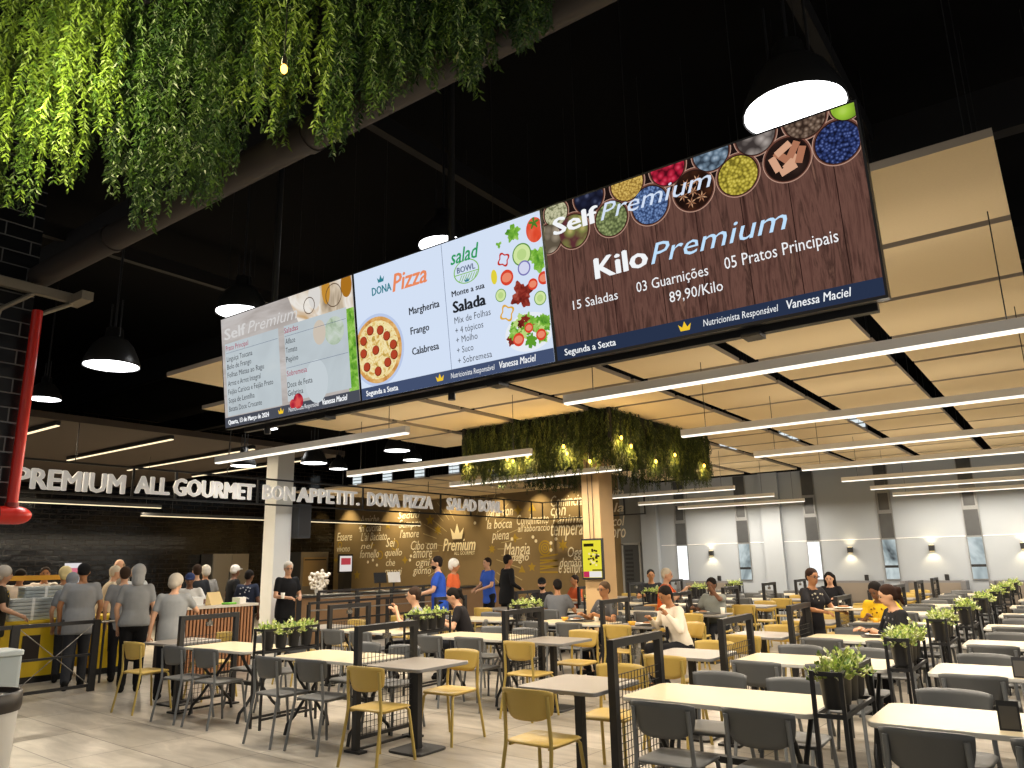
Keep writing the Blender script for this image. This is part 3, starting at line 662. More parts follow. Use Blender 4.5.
def footer(t, left, name=True, col=NAVY, u1=.225, nut=True, cr=.455):
    MB().rect(.009, TW-.009, .012, sy_(.102), .002).build('footer_band', col, t)
    stext(t, left, .037, .038, u1, .04, W_, 0, .008)
    stext(t, 'Nutricionista Respons\u00e1vel', .512, .042, .728, .036, W_, .15, .006)
    stext(t, 'Vanessa Maciel', .752, .042, .917, .044, W_, .2, .01)
    crown(MB(), 0, 0, .06, .042).build('crown_mark', CROWN, t).location = (sx_(cr), sy_(.04), .004)
# right screen: wooden table and bowls of spices
wood = emit_noise('screen dark wood', ['#2e1c18', '#563a33', '#6d4c42', '#46302a', '#7d5a4c'], 3.0, .95, 'noise', (9, .8, 1), 8)
t3 = screen(2, 'right menu screen with wooden picture, spice bowls and Kilo Premium lettering', wood)
pl = MB()
for u in (.1, .235, .4, .53, .665, .8, .92): pl.rect(sx_(u), sx_(u)+.004, sy_(.1), sy_(.86), .0012)
pl.build('plank_joints', emit('screen plank joint', '#2b1b17'), t3)
MB().rect(.009, TW-.009, sy_(.84), TH-.009, .001).build('dark_shadowed_boards', emit('screen dark board', '#1d1312'), t3)
rim = emit('screen bowl rim', '#6b4438'); rimd = emit('screen bowl inside', '#2a1a16'); riml = emit('screen bowl rim light', '#b99482')
def clipdisc(cx, cy, r, z, m, name, n=40, r2=None):
    vs = []
    for k in range(n):
        x = cx+r*math.cos(2*PI*k/n); y = cy+r*math.sin(2*PI*k/n)
        vs.append((min(max(x, .01), TW-.01), min(y, TH-.01), z))
    MB().add(vs, [tuple(range(n))]).build(name, m, t3)
bowls = [(.058, .938, .05, ['#8a8a6a', '#c9c7a4', '#6d7050'], 60, 'seeds'), (.186, .97, .06, ['#5d6582', '#20243a', '#141524'], 26, 'blueberries'), (.325, .973, .062, ['#e0c878', '#c9a654', '#8c6d30'], 95, 'millet'), (.463, .986, .062, ['#e0526a', '#b3203a', '#4d0c18'], 34, 'pomegranate'), (.6, .984, .06, ['#a7b6c4', '#6d8193', '#2f3a46'], 38, 'grey_blue_beads'), (.732, .995, .062, ['#b3aaa4', '#857c77', '#3c3533'], 24, 'grey_nuts'), (.867, .997, .062, ['#a08d7c', '#6e5a4c', '#33261f'], 60, 'peppercorns'), (.975, .99, .045, ['#d6e880', '#9cc43c', '#6b8f26'], 14, 'lime'),
    (.02, .789, .055, ['#dcd2c0', '#9c8f7c', '#5d5344'], 20, 'pale_shells'), (.117, .791, .062, ['#c9b878', '#7d8046', '#5a2f33'], 18, 'olives'), (.258, .794, .062, ['#a8b07c', '#7e8a58', '#4d5636'], 70, 'green_seeds'), (.393, .802, .066, ['#8aa2cc', '#5d77a6', '#2c3d62'], 95, 'blue_seeds'), (.534, .808, .066, ['#4a2a1a', '#2b1811', '#1c100c'], 14, 'star_anise'), (.669, .812, .064, ['#dfd06a', '#b8a83e', '#6d6220'], 70, 'mung_beans'), (.808, .813, .066, ['#3a2a24', '#241815', '#1b110f'], 10, 'cinnamon'), (.94, .819, .064, ['#6a7cb4', '#2c3a6c', '#12162c'], 80, 'dark_blue_seeds')]
for i, (u, v, r, cols, sc, nm) in enumerate(bowls):
    R = r*TW
    clipdisc(sx_(u), sy_(v), R*1.02, .0016+i*.00006, riml, 'bowl_rim'); clipdisc(sx_(u), sy_(v), R*.985, .0022+i*.00006, rim, 'bowl_rim'); clipdisc(sx_(u), sy_(v)-.002, R*.93, .0028+i*.00006, rimd, 'bowl_inside')
    clipdisc(sx_(u), sy_(v)-.003, R*.88, .0034+i*.00006, emit_noise('screen '+nm, cols, sc), nm)
st = MB()
for k in range(6):
    a = k*1.1; cx, cy = sx_(.534)+.05*math.cos(a)*(k > 0), sy_(.808)+.05*math.sin(a)*(k > 0)-.008
    for j in range(7):
        b = 2*PI*j/7+k; st.add([(cx, cy, .0052), (cx+.013*math.cos(b-.25), cy+.013*math.sin(b-.25), .0052), (cx+.027*math.cos(b), cy+.027*math.sin(b), .0052), (cx+.013*math.cos(b+.25), cy+.013*math.sin(b+.25), .0052)], [(0, 1, 2, 3)], j % 2)
st.build('anise_stars', [emit('anise brown', '#9c6a4c'), emit('anise tan', '#c79a76')], t3)
cn = MB()
for k, (dx, dy, a) in enumerate([(-.05, -.01, 1.9), (-.02, .015, 2.3), (.015, -.02, .6), (.03, .03, 1.0), (.0, -.045, .3), (.055, .0, 1.2), (-.01, .045, .5)]):
    cn.box((sx_(.808)+dx, sy_(.813)+dy, .0052+k*.00005), (.07, .03, .0002), k % 2, Matrix.Rotation(a, 3, 'Z'))
cn.build('cinnamon_sticks', [emit('cinnamon light', '#d3a183'), emit('cinnamon mid', '#ab7257')], t3)
stext(t3, 'Self', .046, .795, .212, .105, W_, 0, .035, .0075)
stext(t3, 'Premium', .222, .795, .593, .1, SB, .3, -.008, .0075)
stext(t3, 'Kilo', .182, .455, .362, .125, W_, 0, .035)
stext(t3, 'Premium', .374, .455, .785, .115, emit('screen light blue', '#bfe0fb'), .3, -.006)
stext(t3, '15 Saladas', .086, .305, .25, .055, W_, 0, .0)
stext(t3, '03 Guarni\u00e7\u00f5es', .316, .315, .547, .06, W_, 0, .0)
stext(t3, '05 Pratos Principais', .597, .322, .906, .065, W_, 0, .0)
stext(t3, '89,90/Kilo', .419, .213, .584, .06, W_, 0, .0)
footer(t3, 'Segunda a Sexta')
# middle screen: pizza and salad
t2 = screen(1, 'middle menu screen with pizza at left and salad at right on pale blue', SB)
MB().rect(sx_(.516), sx_(.516)+.003, sy_(.1), TH-.01, .001).build('divider_line', NAVY2, t2)
stext(t2, 'DONA', .115, .775, .229, .06, TEAL, 0, .03)
stext(t2, 'Pizza', .237, .757, .429, .13, ORG, .25, .03)
crown(MB(), 0, 0, .06, .045).build('crown_mark', TEAL, t2).location = (sx_(.17), sy_(.86), .004)
for s, u1, v in [('Margherita', .485, .554), ('Frango', .421, .41), ('Calabresa', .464, .262)]: stext(t2, s, .32, v, u1, .052, INK, 0, .02)
px_, py_ = sx_(.12), sy_(.365); pr = .2
def clipell(t, cx, cy, r, z, m, name, ry=None, n=40):
    ry = ry or r; vs = [(min(max(cx+r*math.cos(2*PI*k/n), .01), TW-.01), min(max(cy+ry*math.sin(2*PI*k/n), .015), TH-.01), z) for k in range(n)]
    return MB().add(vs, [tuple(range(n))]).build(name, m, t)
clipell(t2, px_, py_, pr*1.09, .0012, emit('plate pale', '#b9c8e6'), 'pizza_plate'); clipell(t2, px_, py_, pr*1.0, .0016, emit_noise('pizza crust', ['#b8763a', '#d9a55c', '#e6c48a'], 14, 1, 'noise'), 'pizza_crust')
clipell(t2, px_, py_, pr*.88, .002, emit_noise('pizza cheese', ['#c48a3c', '#e8cf86', '#f3e6b4', '#d9b463', '#9c8a3c'], 22, 1, 'noise'), 'pizza_cheese')
for u, v in [(.085, .52), (.145, .505), (.18, .45), (.04, .455), (.215, .375), (.11, .365), (.035, .36), (.175, .255), (.115, .205), (.05, .255), (.215, .3)]:
    MB().disc((sx_(u), sy_(v), .0026), .03, 0, 18, .029).disc((sx_(u)-.002, sy_(v)+.002, .0028), .025, 1, 18).build('pepperoni', [emit('pepperoni rim', '#7c2413'), emit('pepperoni', '#b0452a')], t2)
stext(t2, 'salad', .561, .817, .705, .1, GRN, .3, .02)
bw = MB().ring((sx_(.634), sy_(.745), .003), .083, .09, 0, 40, .75).rect(sx_(.634)-.085, sx_(.634)+.085, sy_(.745)-.012, sy_(.745)-.007, .003)
for k in range(7):
    x = sx_(.634)-.06+k*.018; bw.add([(x, sy_(.68), .003), (x+.006, sy_(.68), .003), (x+.03, sy_(.725), .003), (x+.024, sy_(.725), .003)], [(0, 1, 2, 3)])
bw.build('bowl_emblem', LGR, t2)
stext(t2, 'BOWL', .59, .745, .68, .04, NAVY2, 0, .02); crown(MB(), 0, 0, .035, .025).build('crown_mark', TEAL, t2).location = (sx_(.634), sy_(.672), .004)
stext(t2, 'Monte a sua', .553, .595, .716, .04, INK, 0, .02)
stext(t2, 'Salada', .554, .482, .714, .08, INK, 0, .05)
for s, u1, v in [('Mix de Folhas', .733, .406), ('+ 4 t\u00f3picos', .693, .336), ('+ Molho', .661, .27), ('+ Suco', .636, .2), ('+ Sobremesa', .721, .128)]: stext(t2, s, .554, v, u1, .045, emit('screen grey ink', '#4b5058'), 0, .0)
E_ = lambda n, c: emit('veg '+n, c)
def cuc(u, v, r):
    clipell(t2, sx_(u), sy_(v), r, .003, E_('cucumber rind', '#5d8f3c'), 'cucumber_slice'); clipell(t2, sx_(u), sy_(v), r*.88, .0034, E_('cucumber', '#cfe3a0'), 'cucumber_slice'); clipell(t2, sx_(u), sy_(v), r*.5, .0038, E_('cucumber core', '#b8d488'), 'cucumber_slice')
def tomsl(u, v, r):
    clipell(t2, sx_(u), sy_(v), r, .003, E_('tomato', '#d8432c'), 'tomato_slice'); clipell(t2, sx_(u), sy_(v), r*.75, .0034, E_('tomato flesh', '#e88a6c'), 'tomato_slice', r*.6)
def lobe(u, v, r, m, name, k=6, amp=.25, z=.003, inner=None):
    n = 48; f = lambda q: r*q*(1+amp*math.sin(k*q_))
    vs = []
    for i in range(n):
        a = 2*PI*i/n; q = r*(1+amp*math.sin(k*a)+(.0 if inner else .12)*math.sin(11*a)); vs.append((min(sx_(u)+q*math.cos(a), TW-.01), min(sy_(v)+q*math.sin(a), TH-.01), z))
    if inner is None: MB().add(vs+[(sx_(u), sy_(v), z)], [(i, (i+1) % n, n) for i in range(n)]).build(name, m, t2)
    else:
        vi = [(sx_(u)+(x-sx_(u))*inner, sy_(v)+(y-sy_(v))*inner, z) for x, y, _ in vs]; MB().add(vs+vi, [(i, (i+1) % n, n+(i+1) % n, n+i) for i in range(n)]).build(name, m, t2)
clipell(t2, sx_(.965), sy_(.875), .052, .003, emit_noise('tomato skin', ['#b8321f', '#dd4d30', '#e8745a'], 6, 1, 'noise'), 'tomato', .066)
lobe(.965, .92, .022, E_('tomato stalk', '#4d7a2a'), 'tomato_stalk', 5, .5, .0036)
leafm = emit_noise('lettuce', ['#3f7d24', '#79b33c', '#b5d878'], 18, 1, 'noise'); redleaf = emit_noise('red lettuce', ['#4d1714', '#8c3026', '#b45a4a'], 18, 1, 'noise')
lobe(.869, .9, .042, leafm, 'lettuce_leaf', 5, .2); lobe(.8, .853, .015, leafm, 'herb_leaf', 3, .4); lobe(.97, .69, .06, leafm, 'lettuce_leaf', 3, .3)
cuc(.899, .742, .06); cuc(.787, .516, .035); cuc(.96, .431, .037)
clipell(t2, sx_(.904), sy_(.65), .04, .0042, E_('onion', '#7a76b4'), 'onion_ring'); clipell(t2, sx_(.904), sy_(.65), .032, .0046, E_('onion inside', '#d3d6ee'), 'onion_ring')
lobe(.815, .745, .036, E_('red pepper', '#c2332a'), 'pepper_ring', 4, .2, .003, .72); lobe(.808, .39, .042, E_('yellow pepper', '#dda83c'), 'pepper_ring', 4, .2, .003, .75)
clipell(t2, sx_(.764), sy_(.649), .02, .003, E_('lemon', '#e0cf3c'), 'lemon_slice', .04)
tomsl(.824, .62, .042); tomsl(.936, .53, .03); tomsl(.985, .551, .034)
lobe(.883, .485, .062, redleaf, 'red_lettuce_leaf', 4, .25)
clipell(t2, sx_(.897), sy_(.235), .15, .003, emit('salad plate', '#e6ebf2'), 'salad_plate', .1)
for k in range(30):
    a = rnd.uniform(0, 2*PI); q = math.sqrt(rnd.random()); lobe(.897+.085*q*math.cos(a), .25+.1*q*math.sin(a), rnd.uniform(.02, .036), [leafm, leafm, E_('salad green', '#5d9a2c'), E_('pale green', '#b9d67c'), redleaf][k % 5], 'salad_leaf', 4+k % 3, .2, .0034+k*.00004)
for u, v, r in [(.85, .2, .035), (.95, .2, .03), (.9, .26, .026)]: tomsl(u, v, r)
footer(t2, 'Segunda a Sexta', col=emit('screen footer slate', '#43506f'))
for o in [c for c in t2.children if c.name.startswith(('tomato_slice',))]: o.location.z = .003
# left screen: list of the day
t1 = screen(0, 'left menu screen with list of dishes, mostly pale grey', emit_noise('screen pale wood', ['#a59d98', '#b9b2ae', '#c6c2c0'], 2.0, 1, 'noise', (1, 5, 1)))
eg = emit_noise('screen egg glass', ['#8d7a64', '#cdbca4', '#e9e4dc', '#b98a3c'], 3.5, 1, 'noise')
MB().add([(sx_(.62), sy_(.74), .001), (sx_(.99), sy_(.74), .001), (sx_(.99), TH-.01, .001), (sx_(.55), TH-.01, .001)], [(0, 1, 2, 3)]).build('kitchenware_picture', eg, t1)
clipell(t1, sx_(.74), sy_(.93), .06, .002, E_('glass white', '#d9d5d0'), 'glass_picture', .09); clipell(t1, sx_(.82), sy_(.95), .04, .0024, E_('oil amber', '#c08a34'), 'oil_picture', .1); clipell(t1, sx_(.955), sy_(.93), .05, .0022, E_('oil amber 2', '#a8701f'), 'oil_picture', .08)
for u, v, r in ((.7, .86, .05), (.87, .88, .07)): MB().ring((sx_(u), sy_(v), .003), r, r+.006, 0, 30).build('wire_picture', E_('wire brown', '#5a4430'), t1)
MB().add([(sx_(.93), sy_(.1), .0012), (sx_(.992), sy_(.1), .0012), (sx_(.992), sy_(.74), .0012), (sx_(.945), sy_(.74), .0012)], [(0, 1, 2, 3)]).build('lettuce_picture', leafm, t1)
MB().rect(sx_(.033), sx_(.467), sy_(.11), sy_(.755), .003).rect(sx_(.51), sx_(.945), sy_(.125), sy_(.755), .003).build('list_card', emit_noise('screen list card', ['#b4bdc2', '#bcc6cb', '#c3cbce'], 2, 1, 'noise'), t1)
clipell(t1, sx_(.72), sy_(.24), .11, .0034, E_('ghost plate', '#c4cdd2'), 'plate_picture', .14); clipell(t1, sx_(.86), sy_(.6), .09, .0036, emit_noise('ghost lettuce', ['#93a88a', '#b9c7b4', '#c6cfc6'], 14, 1, 'noise'), 'lettuce_picture'); clipell(t1, sx_(.76), sy_(.62), .06, .0038, E_('ghost egg', '#cbbfb0'), 'egg_picture', .08)
lobe_t = t2; 
clipell(t1, sx_(.585), sy_(.115), .05, .0042, emit_noise('tomato heap', ['#6d1420', '#b0263a', '#d8574f'], 20), 'tomato_picture', .05); clipell(t1, sx_(.545), sy_(.1), .03, .0044, emit_noise('tomato heap', ['#6d1420', '#b0263a', '#d8574f'], 20), 'tomato_picture')
stext(t1, 'Self', .038, .79, .212, .1, emit('screen grey white', '#d3d1cf'), 0, .035); stext(t1, 'Premium', .23, .79, .614, .1, emit('screen grey white', '#d3d1cf'), .3, -.004)
for s, u0, u1, v, m in [('Prato Principal', .042, .23, .69, RED), ('Lingui\u00e7a Toscana', .047, .259, .593, INK), ('Bolo de Frango', .047, .247, .523, INK), ('Folhas Mistas ao Ragu', .047, .345, .45, INK), ('Arroz e Arroz Integral', .047, .315, .375, INK), ('Feij\u00e3o Carioca e Feij\u00e3o Preto', .047, .41, .3, INK), ('Sopa de Lentilha', .047, .26, .225, INK), ('Batata Doce Crocante', .047, .315, .15, INK),
    ('Saladas', .513, .614, .692, RED), ('Alface', .517, .589, .6, INK), ('Tomate', .517, .6, .525, INK), ('Pepino', .516, .604, .45, INK), ('Sobremesa', .515, .66, .333, RED), ('Doce de Festa', .515, .694, .238, INK), ('Gelatina', .514, .625, .17, INK)]:
    stext(t1, s, u0, v, u1, .045, m, 0, .004, .005)
MB().rect(sx_(.04), sx_(.46), sy_(.668), sy_(.671), .0045).rect(sx_(.515), sx_(.94), sy_(.665), sy_(.668), .0045).rect(sx_(.515), sx_(.94), sy_(.4), sy_(.403), .0045).build('list_rules', NAVY2, t1)
footer(t1, 'Quarta, 13 de Mar\u00e7o de 2024', col=emit('screen footer grey', '#4a4d57'), u1=.365)
# hanging rail and poles behind the screens
t = thing('screen_rack', 'black hanging rack with vertical poles carrying the three menu screens', 'rack', (-2.61, 3.14, 2.6))
MB().bx(-2.1, 2.1, 0.03, .07, -.01, .025).bx(-2.1, 2.1, -.04+.02, .06, .35, .39).build('rack_rail', m_steelblk, t)
for x in (-1.85, -.15): MB().tube([(x, .05, -.05), (x, .05, 3.85)], .022, 10).build('rack_pole', m_steelblk, t)
mb = MB()
for x in (-1.2, .2, 1.6): MB().bx(x-.04, x+.04, -.02, .07, -.03, -.011).build('rack_clip', m_steelblk, t)

# ------------------------------------------------------------------ chairs
m_cgrey = mat('chair charcoal lacquer', '#5a5b5b', .42, noise=.08, nscale=8); m_cgreyf = mat('chair grey frame', '#75787a', .4, .25)
m_cyel = mat('chair mustard lacquer', '#bfa253', .42, noise=.06, nscale=8); m_cyelf = mat('chair mustard frame', '#b09a52', .4, .1)
def back_panel():
    mb = MB(); nx, nz = 14, 6; out = []
    for side in (0, 1):
        for j in range(nz+1):
            q = j/nz
            for i in range(nx+1):
                s = -1+2*i/nx
                # outline: rounded, narrower at the lower corners
                hw = .215-.028*(1-q)**2
                zt = .805-.014*abs(s)**4; zb = .6+.045*abs(s)**4
                z = zb+(zt-zb)*q; y = -.238+.055*s*s-(q-.5)*.03
                t = .009*(1-.6*abs(s)**10)
                out.append((s*hw, y+(t if side else -t), z))
    n = (nx+1)*(nz+1); fs = []
    for j in range(nz):
        for i in range(nx):
            a = j*(nx+1)+i; b = a+1; c = b+nx+1; d = a+nx+1
            fs.append((a, b, c, d)); fs.append((n+a, n+d, n+c, n+b))
    rim = [i for i in range(nx+1)]+[j*(nx+1)+nx for j in range(1, nz+1)]+[nz*(nx+1)+i for i in range(nx-1, -1, -1)]+[j*(nx+1) for j in range(nz-1, 0, -1)]
    for a, b in zip(rim, rim[1:]+rim[:1]): fs.append((a, n+a, n+b, b))
    mb.add(out, fs, 0, True); return mb
def seat_pan():
    mb = MB(); pl = rrect(.41, .4, .07, 5, 0, -.005); n = len(pl)
    def ins(d): return [(p[0]*(1-d/.2), p[1]*(1-d/.2)) for p in pl]
    Ls = [(ins(.015), .437), (pl, .443), (pl, .452), (ins(.012), .459), (ins(.07), .455), (ins(.13), .452)]
    vs = []
    for L, z in Ls:
        for x, y in L: vs.append((x, y, z-.02*max(0, (y-.13)/.07)**2*.6))
    fs = [tuple(range(n))[::-1], tuple(range((len(Ls)-1)*n, len(Ls)*n))]
    for i in range(len(Ls)-1):
        for k in range(n): a = i*n+k; b = i*n+(k+1) % n; fs.append((a, b, b+n, a+n))
    return mb.add(vs, fs, 0, True)
def make_chair(mc, mf, name_label):
    t = thing('dining_chair', name_label, 'chair')
    seat_pan().build('seat', mc, t); back_panel().build('backrest', mc, t)
    for s in (-1, 1):
        MB().tube([(s*.215, -.275, 0), (s*.19, -.2, .43), (s*.187, -.2, .5), (s*.18, -.222, .765)], .0115, 8, flat=1.3).build('leg', mf, t)
        MB().tube([(s*.205, .225, 0), (s*.175, .17, .41), (s*.165, .14, .434)], .0115, 8, flat=1.3).build('leg', mf, t)
    MB().bx(-.165, .165, .125, .145, .424, .437).bx(-.175, -.155, -.19, .125, .424, .437).bx(.155, .175, -.19, .125, .424, .437).build('seat_frame', mf, t)
    return t
chair_proto = {'grey': make_chair(m_cgrey, m_cgreyf, ''), 'mustard yellow': make_chair(m_cyel, m_cyelf, '')}
used_proto = set()
def chair(col, x, y, rz, label, group):
    p = chair_proto[col]
    if col in used_proto: return dup(p, (x, y, 0), rz, label, group)
    used_proto.add(col); p.location = (x, y, 0); p.rotation_euler = (0, 0, rz); p['label'] = label; p['group'] = group; return p

# ------------------------------------------------------------------ tables
m_top = mat('table top cream laminate', '#c6b898', .34, noise=.03, nscale=12); m_tedge = mat('table edge pale', '#cfcdc6', .4)
m_gtop = mat('table top grey laminate', '#8f877e', .36, noise=.08, nscale=7); m_gedge = mat('table edge grey', '#7d7d7d', .45)
TD = .68
def make_white():
    w = 1.26; t = thing('dining_table', '', 'table')
    mb = MB().prism(rrect(w, TD, .07, 5), .722, .75, 0, 1, ch=.004)
    mb.build('tabletop', [m_tedge, m_top], t)
    for sx in (-1, 1):
        for sy in (-1, 1):
            # bent tube: from the top inwards to the middle, then out to the floor
            MB().tube([(sx*.46, sy*.27, .72), (sx*.455, sy*.2, .6), (sx*.45, sy*.045, .4), (sx*.45, sy*.04, .33), (sx*.455, sy*.17, .17), (sx*.46, sy*.25, .1), (sx*.465, sy*.275, .0)], .017, 8).build('leg', m_steelblk, t)
    MB().bx(-.45, .45, -.03, .03, .345, .385).build('stretcher', m_steelblk, t)
    MB().bx(-.48, -.44, -.3, .3, .7, .722).bx(.44, .48, -.3, .3, .7, .722).bx(-.44, .44, -.02, .02, .7, .722).build('top_frame', m_steelblk, t)
    return t
def make_grey():
    w = .68; t = thing('dining_table', '', 'table')
    MB().prism(rrect(w, TD+.02, .05, 5), .722, .75, 0, 1, ch=.004).build('tabletop', [m_gedge, m_gtop], t)
    MB().bx(-.03, .03, -.03, .03, .02, .7).build('pedestal', m_steelblk, t)
    MB().prism(rrect(.4, .4, .06, 4), 0, .02, 0, ch=.004).build('base_plate', m_steelblk, t)
    MB().bx(-.25, .25, -.02, .02, .7, .722).bx(-.02, .02, -.25, -.02, .7, .722).bx(-.02, .02, .02, .25, .7, .722).build('top_bracket', m_steelblk, t)
    return t
tb_proto = {'white': make_white(), 'grey': make_grey()}; tb_used = set()
def table(kind, x, y, label, group):
    p = tb_proto[kind]
    if kind in tb_used: return dup(p, (x, y, 0), 0, label, group)
    tb_used.add(kind); p.location = (x, y, 0); p['label'] = label; p['group'] = group; return p

# ------------------------------------------------------------------ mesh dividers
m_wire = mat('wire mesh', (.02, .02, .02), .5)
def make_divider():
    t = thing('mesh_divider', '', 'divider'); d = .37
    for s in (-1, 1): MB().bx(-.028, .028, s*d-.028, s*d+.028, .02, 1.09).build('post', m_steelblk, t)
    MB().bx(-.028, .028, -d+.028, d-.028, 1.035, 1.09).build('top_rail', m_steelblk, t)
    MB().bx(-.015, .015, -d+.028, d-.028, .1, .13).build('bottom_rail', m_steelblk, t)
    MB().bx(-.1, .1, -d-.05, -d+.05, 0, .02).bx(-.1, .1, d-.05, d+.05, 0, .02).bx(-.06, -.03, -d+.05, d-.05, 0, .02).build('floor_plate', m_steelblk, t)
    mb = MB(); r = .0022
    n = 14
    for k in range(1, n): y = -d+.028+(2*d-.056)*k/n; mb.bx(-r, r, y-r, y+r, .13, .85)
    for k in range(0, 15): z = .14+k*.0505; mb.bx(-r+.004, r+.004, -d+.028, d-.028, z-r, z+r)
    mb.build('wire_mesh', m_wire, t)
    MB().bx(-.02, .02, -.045, .035, .95, 1.0).bx(-.008, .008, -.02, .02, 1.0, 1.04).build('clip_holder', mat('clear holder', '#8d8a84', .2, trans=.6), t)
    return t
div_proto = make_divider(); div_used = []
def divider(x, y, label):
    if div_used: return dup(div_proto, (x, y, 0), 0, label, 'mesh dividers between tables')
    div_used.append(1); div_proto.location = (x, y, 0); div_proto['label'] = label; div_proto['group'] = 'mesh dividers between tables'; return div_proto

# ------------------------------------------------------------------ planter stands and potted plants
def make_stand():
    t = thing('planter_stand', '', 'plant stand'); d = .36; w = .08; b = .011
    for sx in (-1, 1):
        for sy in (-1, 1): MB().bx(sx*w-b, sx*w+b, sy*d-b, sy*d+b, 0, 1.0).build('post', m_steelblk, t)
    mb = MB()
    for z in (.985, .76):
        for sx in (-1, 1): mb.bx(sx*w-b*.8, sx*w+b*.8, -d+b, d-b, z-.012, z+.012)
        for sy in (-1, 1): mb.bx(-w+b, w-b, sy*d-b*.8, sy*d+b*.8, z-.012, z+.012)
    mb.build('holder_rails', m_steelblk, t)
    mb = MB()
    for sx in (-1, 1): mb.bx(sx*w-b*.8, sx*w+b*.8, -d+b, d-b, .09, .114)
    mb.build('foot_rails', m_steelblk, t); return t
m_pot = mat('black plastic pot', (.02, .02, .022), .5)
m_lv = [mat('potted leaf pale green', '#d0d78c', .6, noise=.2, nscale=30), mat('potted leaf green', '#a9be58', .6, noise=.2, nscale=30), mat('potted leaf cream', '#dfe2b8', .6), mat('potted leaf deep green', '#6b8a42', .6)]
def make_plant(seed):
    q = random.Random(seed); t = thing('potted_plant', '', 'plant')
    MB().lathe([(.05, .0), (.056, .02), (.07, .17), (.076, .175), (.076, .2), (.068, .2), (.066, .18)], n=16).build('pot', m_pot, t)
    mb = MB()
    for i in range(34):
        a = q.uniform(0, 2*PI); el = q.uniform(.15, 1.3); L = q.uniform(.05, .13)
        p0 = Vector((.03*math.cos(a), .03*math.sin(a), .17)); d = Vector((math.cos(a)*math.cos(el), math.sin(a)*math.cos(el), math.sin(el)*1.1))
        for j in range(5):
            p = p0+d*L*(j+1)/5+Vector((0, 0, -.04*((j+1)/5)**2*math.cos(el)))
            for k in range(2):
                dd = (d+Vector((q.uniform(-1, 1), q.uniform(-1, 1), q.uniform(-.4, .8)))).normalized(); s = dd.cross(Vector((q.uniform(-1, 1), q.uniform(-1, 1), 1))).normalized()*.012
                l = q.uniform(.025, .045); up = dd.cross(s).normalized()*.006
                mb.add([p, p+dd*l*.5+s+up, p+dd*l, p+dd*l*.5-s+up], [(0, 1, 2, 3)], q.choice((0, 0, 1, 1, 2, 3)))
    mb.build('foliage', m_lv, t); return t
plant_protos = [make_plant(s) for s in (1, 2, 3)]; plant_used = set(); stand_proto = make_stand(); stand_used = []
def stand(x, y, label, where):
    if stand_used: dup(stand_proto, (x, y, 0), 0, label, 'planter stands')
    else:
        stand_used.append(1); stand_proto.location = (x, y, 0); stand_proto['label'] = label; stand_proto['group'] = 'planter stands'
    for i, dy in enumerate((-.255, -.085, .085, .255)):
        k = (i+int(y*3)) % 3; lab = 'bushy pale green plant in black pot, %s from the front on the %s' % (ORD[i], where); loc = (x, y+dy, .785); rz = i*1.3+y
        if k in plant_used: dup(plant_protos[k], loc, rz, lab, 'potted plants on the planter stands')
        else:
            plant_used.add(k); p = plant_protos[k]; p.location = loc; p.rotation_euler = (0, 0, rz); p['label'] = lab; p['group'] = 'potted plants on the planter stands'

# ------------------------------------------------------------------ lay out the seating in rows
SEATS = {}
skip = {(('LW1', 2), 'near', 'right'), (('LW1', 3), 'far', 'left')}
def seat_label(col, side, seat, tbl, r, blk):
    return '%s chair, %s %s seat at %s, %s row, %s block' % (col, side, seat, tbl, ROWN[r], blk) if seat else '%s chair, %s seat at %s, %s row, %s block' % (col, side, tbl, ROWN[r], blk)
def put_white(xc, yc, tbl, r, blk, key, near=True, far=True, shift=0):
    table('white', xc, yc, 'cream topped dining table, %s, %s row, %s block' % (tbl, ROWN[r], blk), 'cream four seat tables')
    for sd, on in (('near', near), ('far', far)):
        if not on: continue
        for st_, dx in (('left', -.3), ('right', .3)):
            if (key, sd, st_) in skip: continue
            j = rnd.uniform(-.03, .03); jy = rnd.uniform(-.04, .04); jr = rnd.uniform(-.07, .07)
            sg = -1 if sd == 'near' else 1
            chair('grey', xc+dx+j+(shift if sd == 'near' else 0), yc+sg*(.44+jy), (0 if sd == 'near' else PI)+jr, seat_label('grey', sd, st_, tbl, r, blk), 'grey dining chairs')
def put_grey(xc, yc, tbl, r, blk, key):
    table('grey', xc, yc, 'small grey topped pedestal table, %s, %s row, %s block' % (tbl, ROWN[r], blk), 'grey two seat tables')
    for sd in ('near', 'far'):
        if (key, sd) in skip: continue
        sg = -1 if sd == 'near' else 1; jr = rnd.uniform(-.08, .08)
        chair('mustard yellow', xc+rnd.uniform(-.03, .03), yc+sg*(.46+rnd.uniform(-.04, .04)), (0 if sd == 'near' else PI)+jr, seat_label('mustard yellow', sd, '', tbl, r, blk), 'mustard yellow dining chairs')
LY = [5.43+2.27*k for k in range(7)]
RY = [5.1+2.07*k for k in range(8)]
for r, y in enumerate(LY):
    if y+.8 > 20.4: continue
    put_grey(-9.4, y+.2, 'far left end', r, 'left', ('LG0', r))
    divider(-8.83, y+.2, 'black mesh divider at left of the left block, %s row' % ROWN[r])
    put_white(-8.1, y+.12, 'left of planter', r, 'left', ('LW1', r))
    stand(-7.2, y+.12, 'black planter stand in the left block, %s row' % ROWN[r], '%s left planter' % ROWN[r])
    if True:
        put_white(-6.25, y+.04, 'right of planter', r, 'left', ('LW2', r))
    divider(-5.55, y+.02, 'black mesh divider at the aisle end of left block, %s row' % ROWN[r])
    put_grey(-5.12, y, 'aisle end', r, 'left', ('LG1', r))
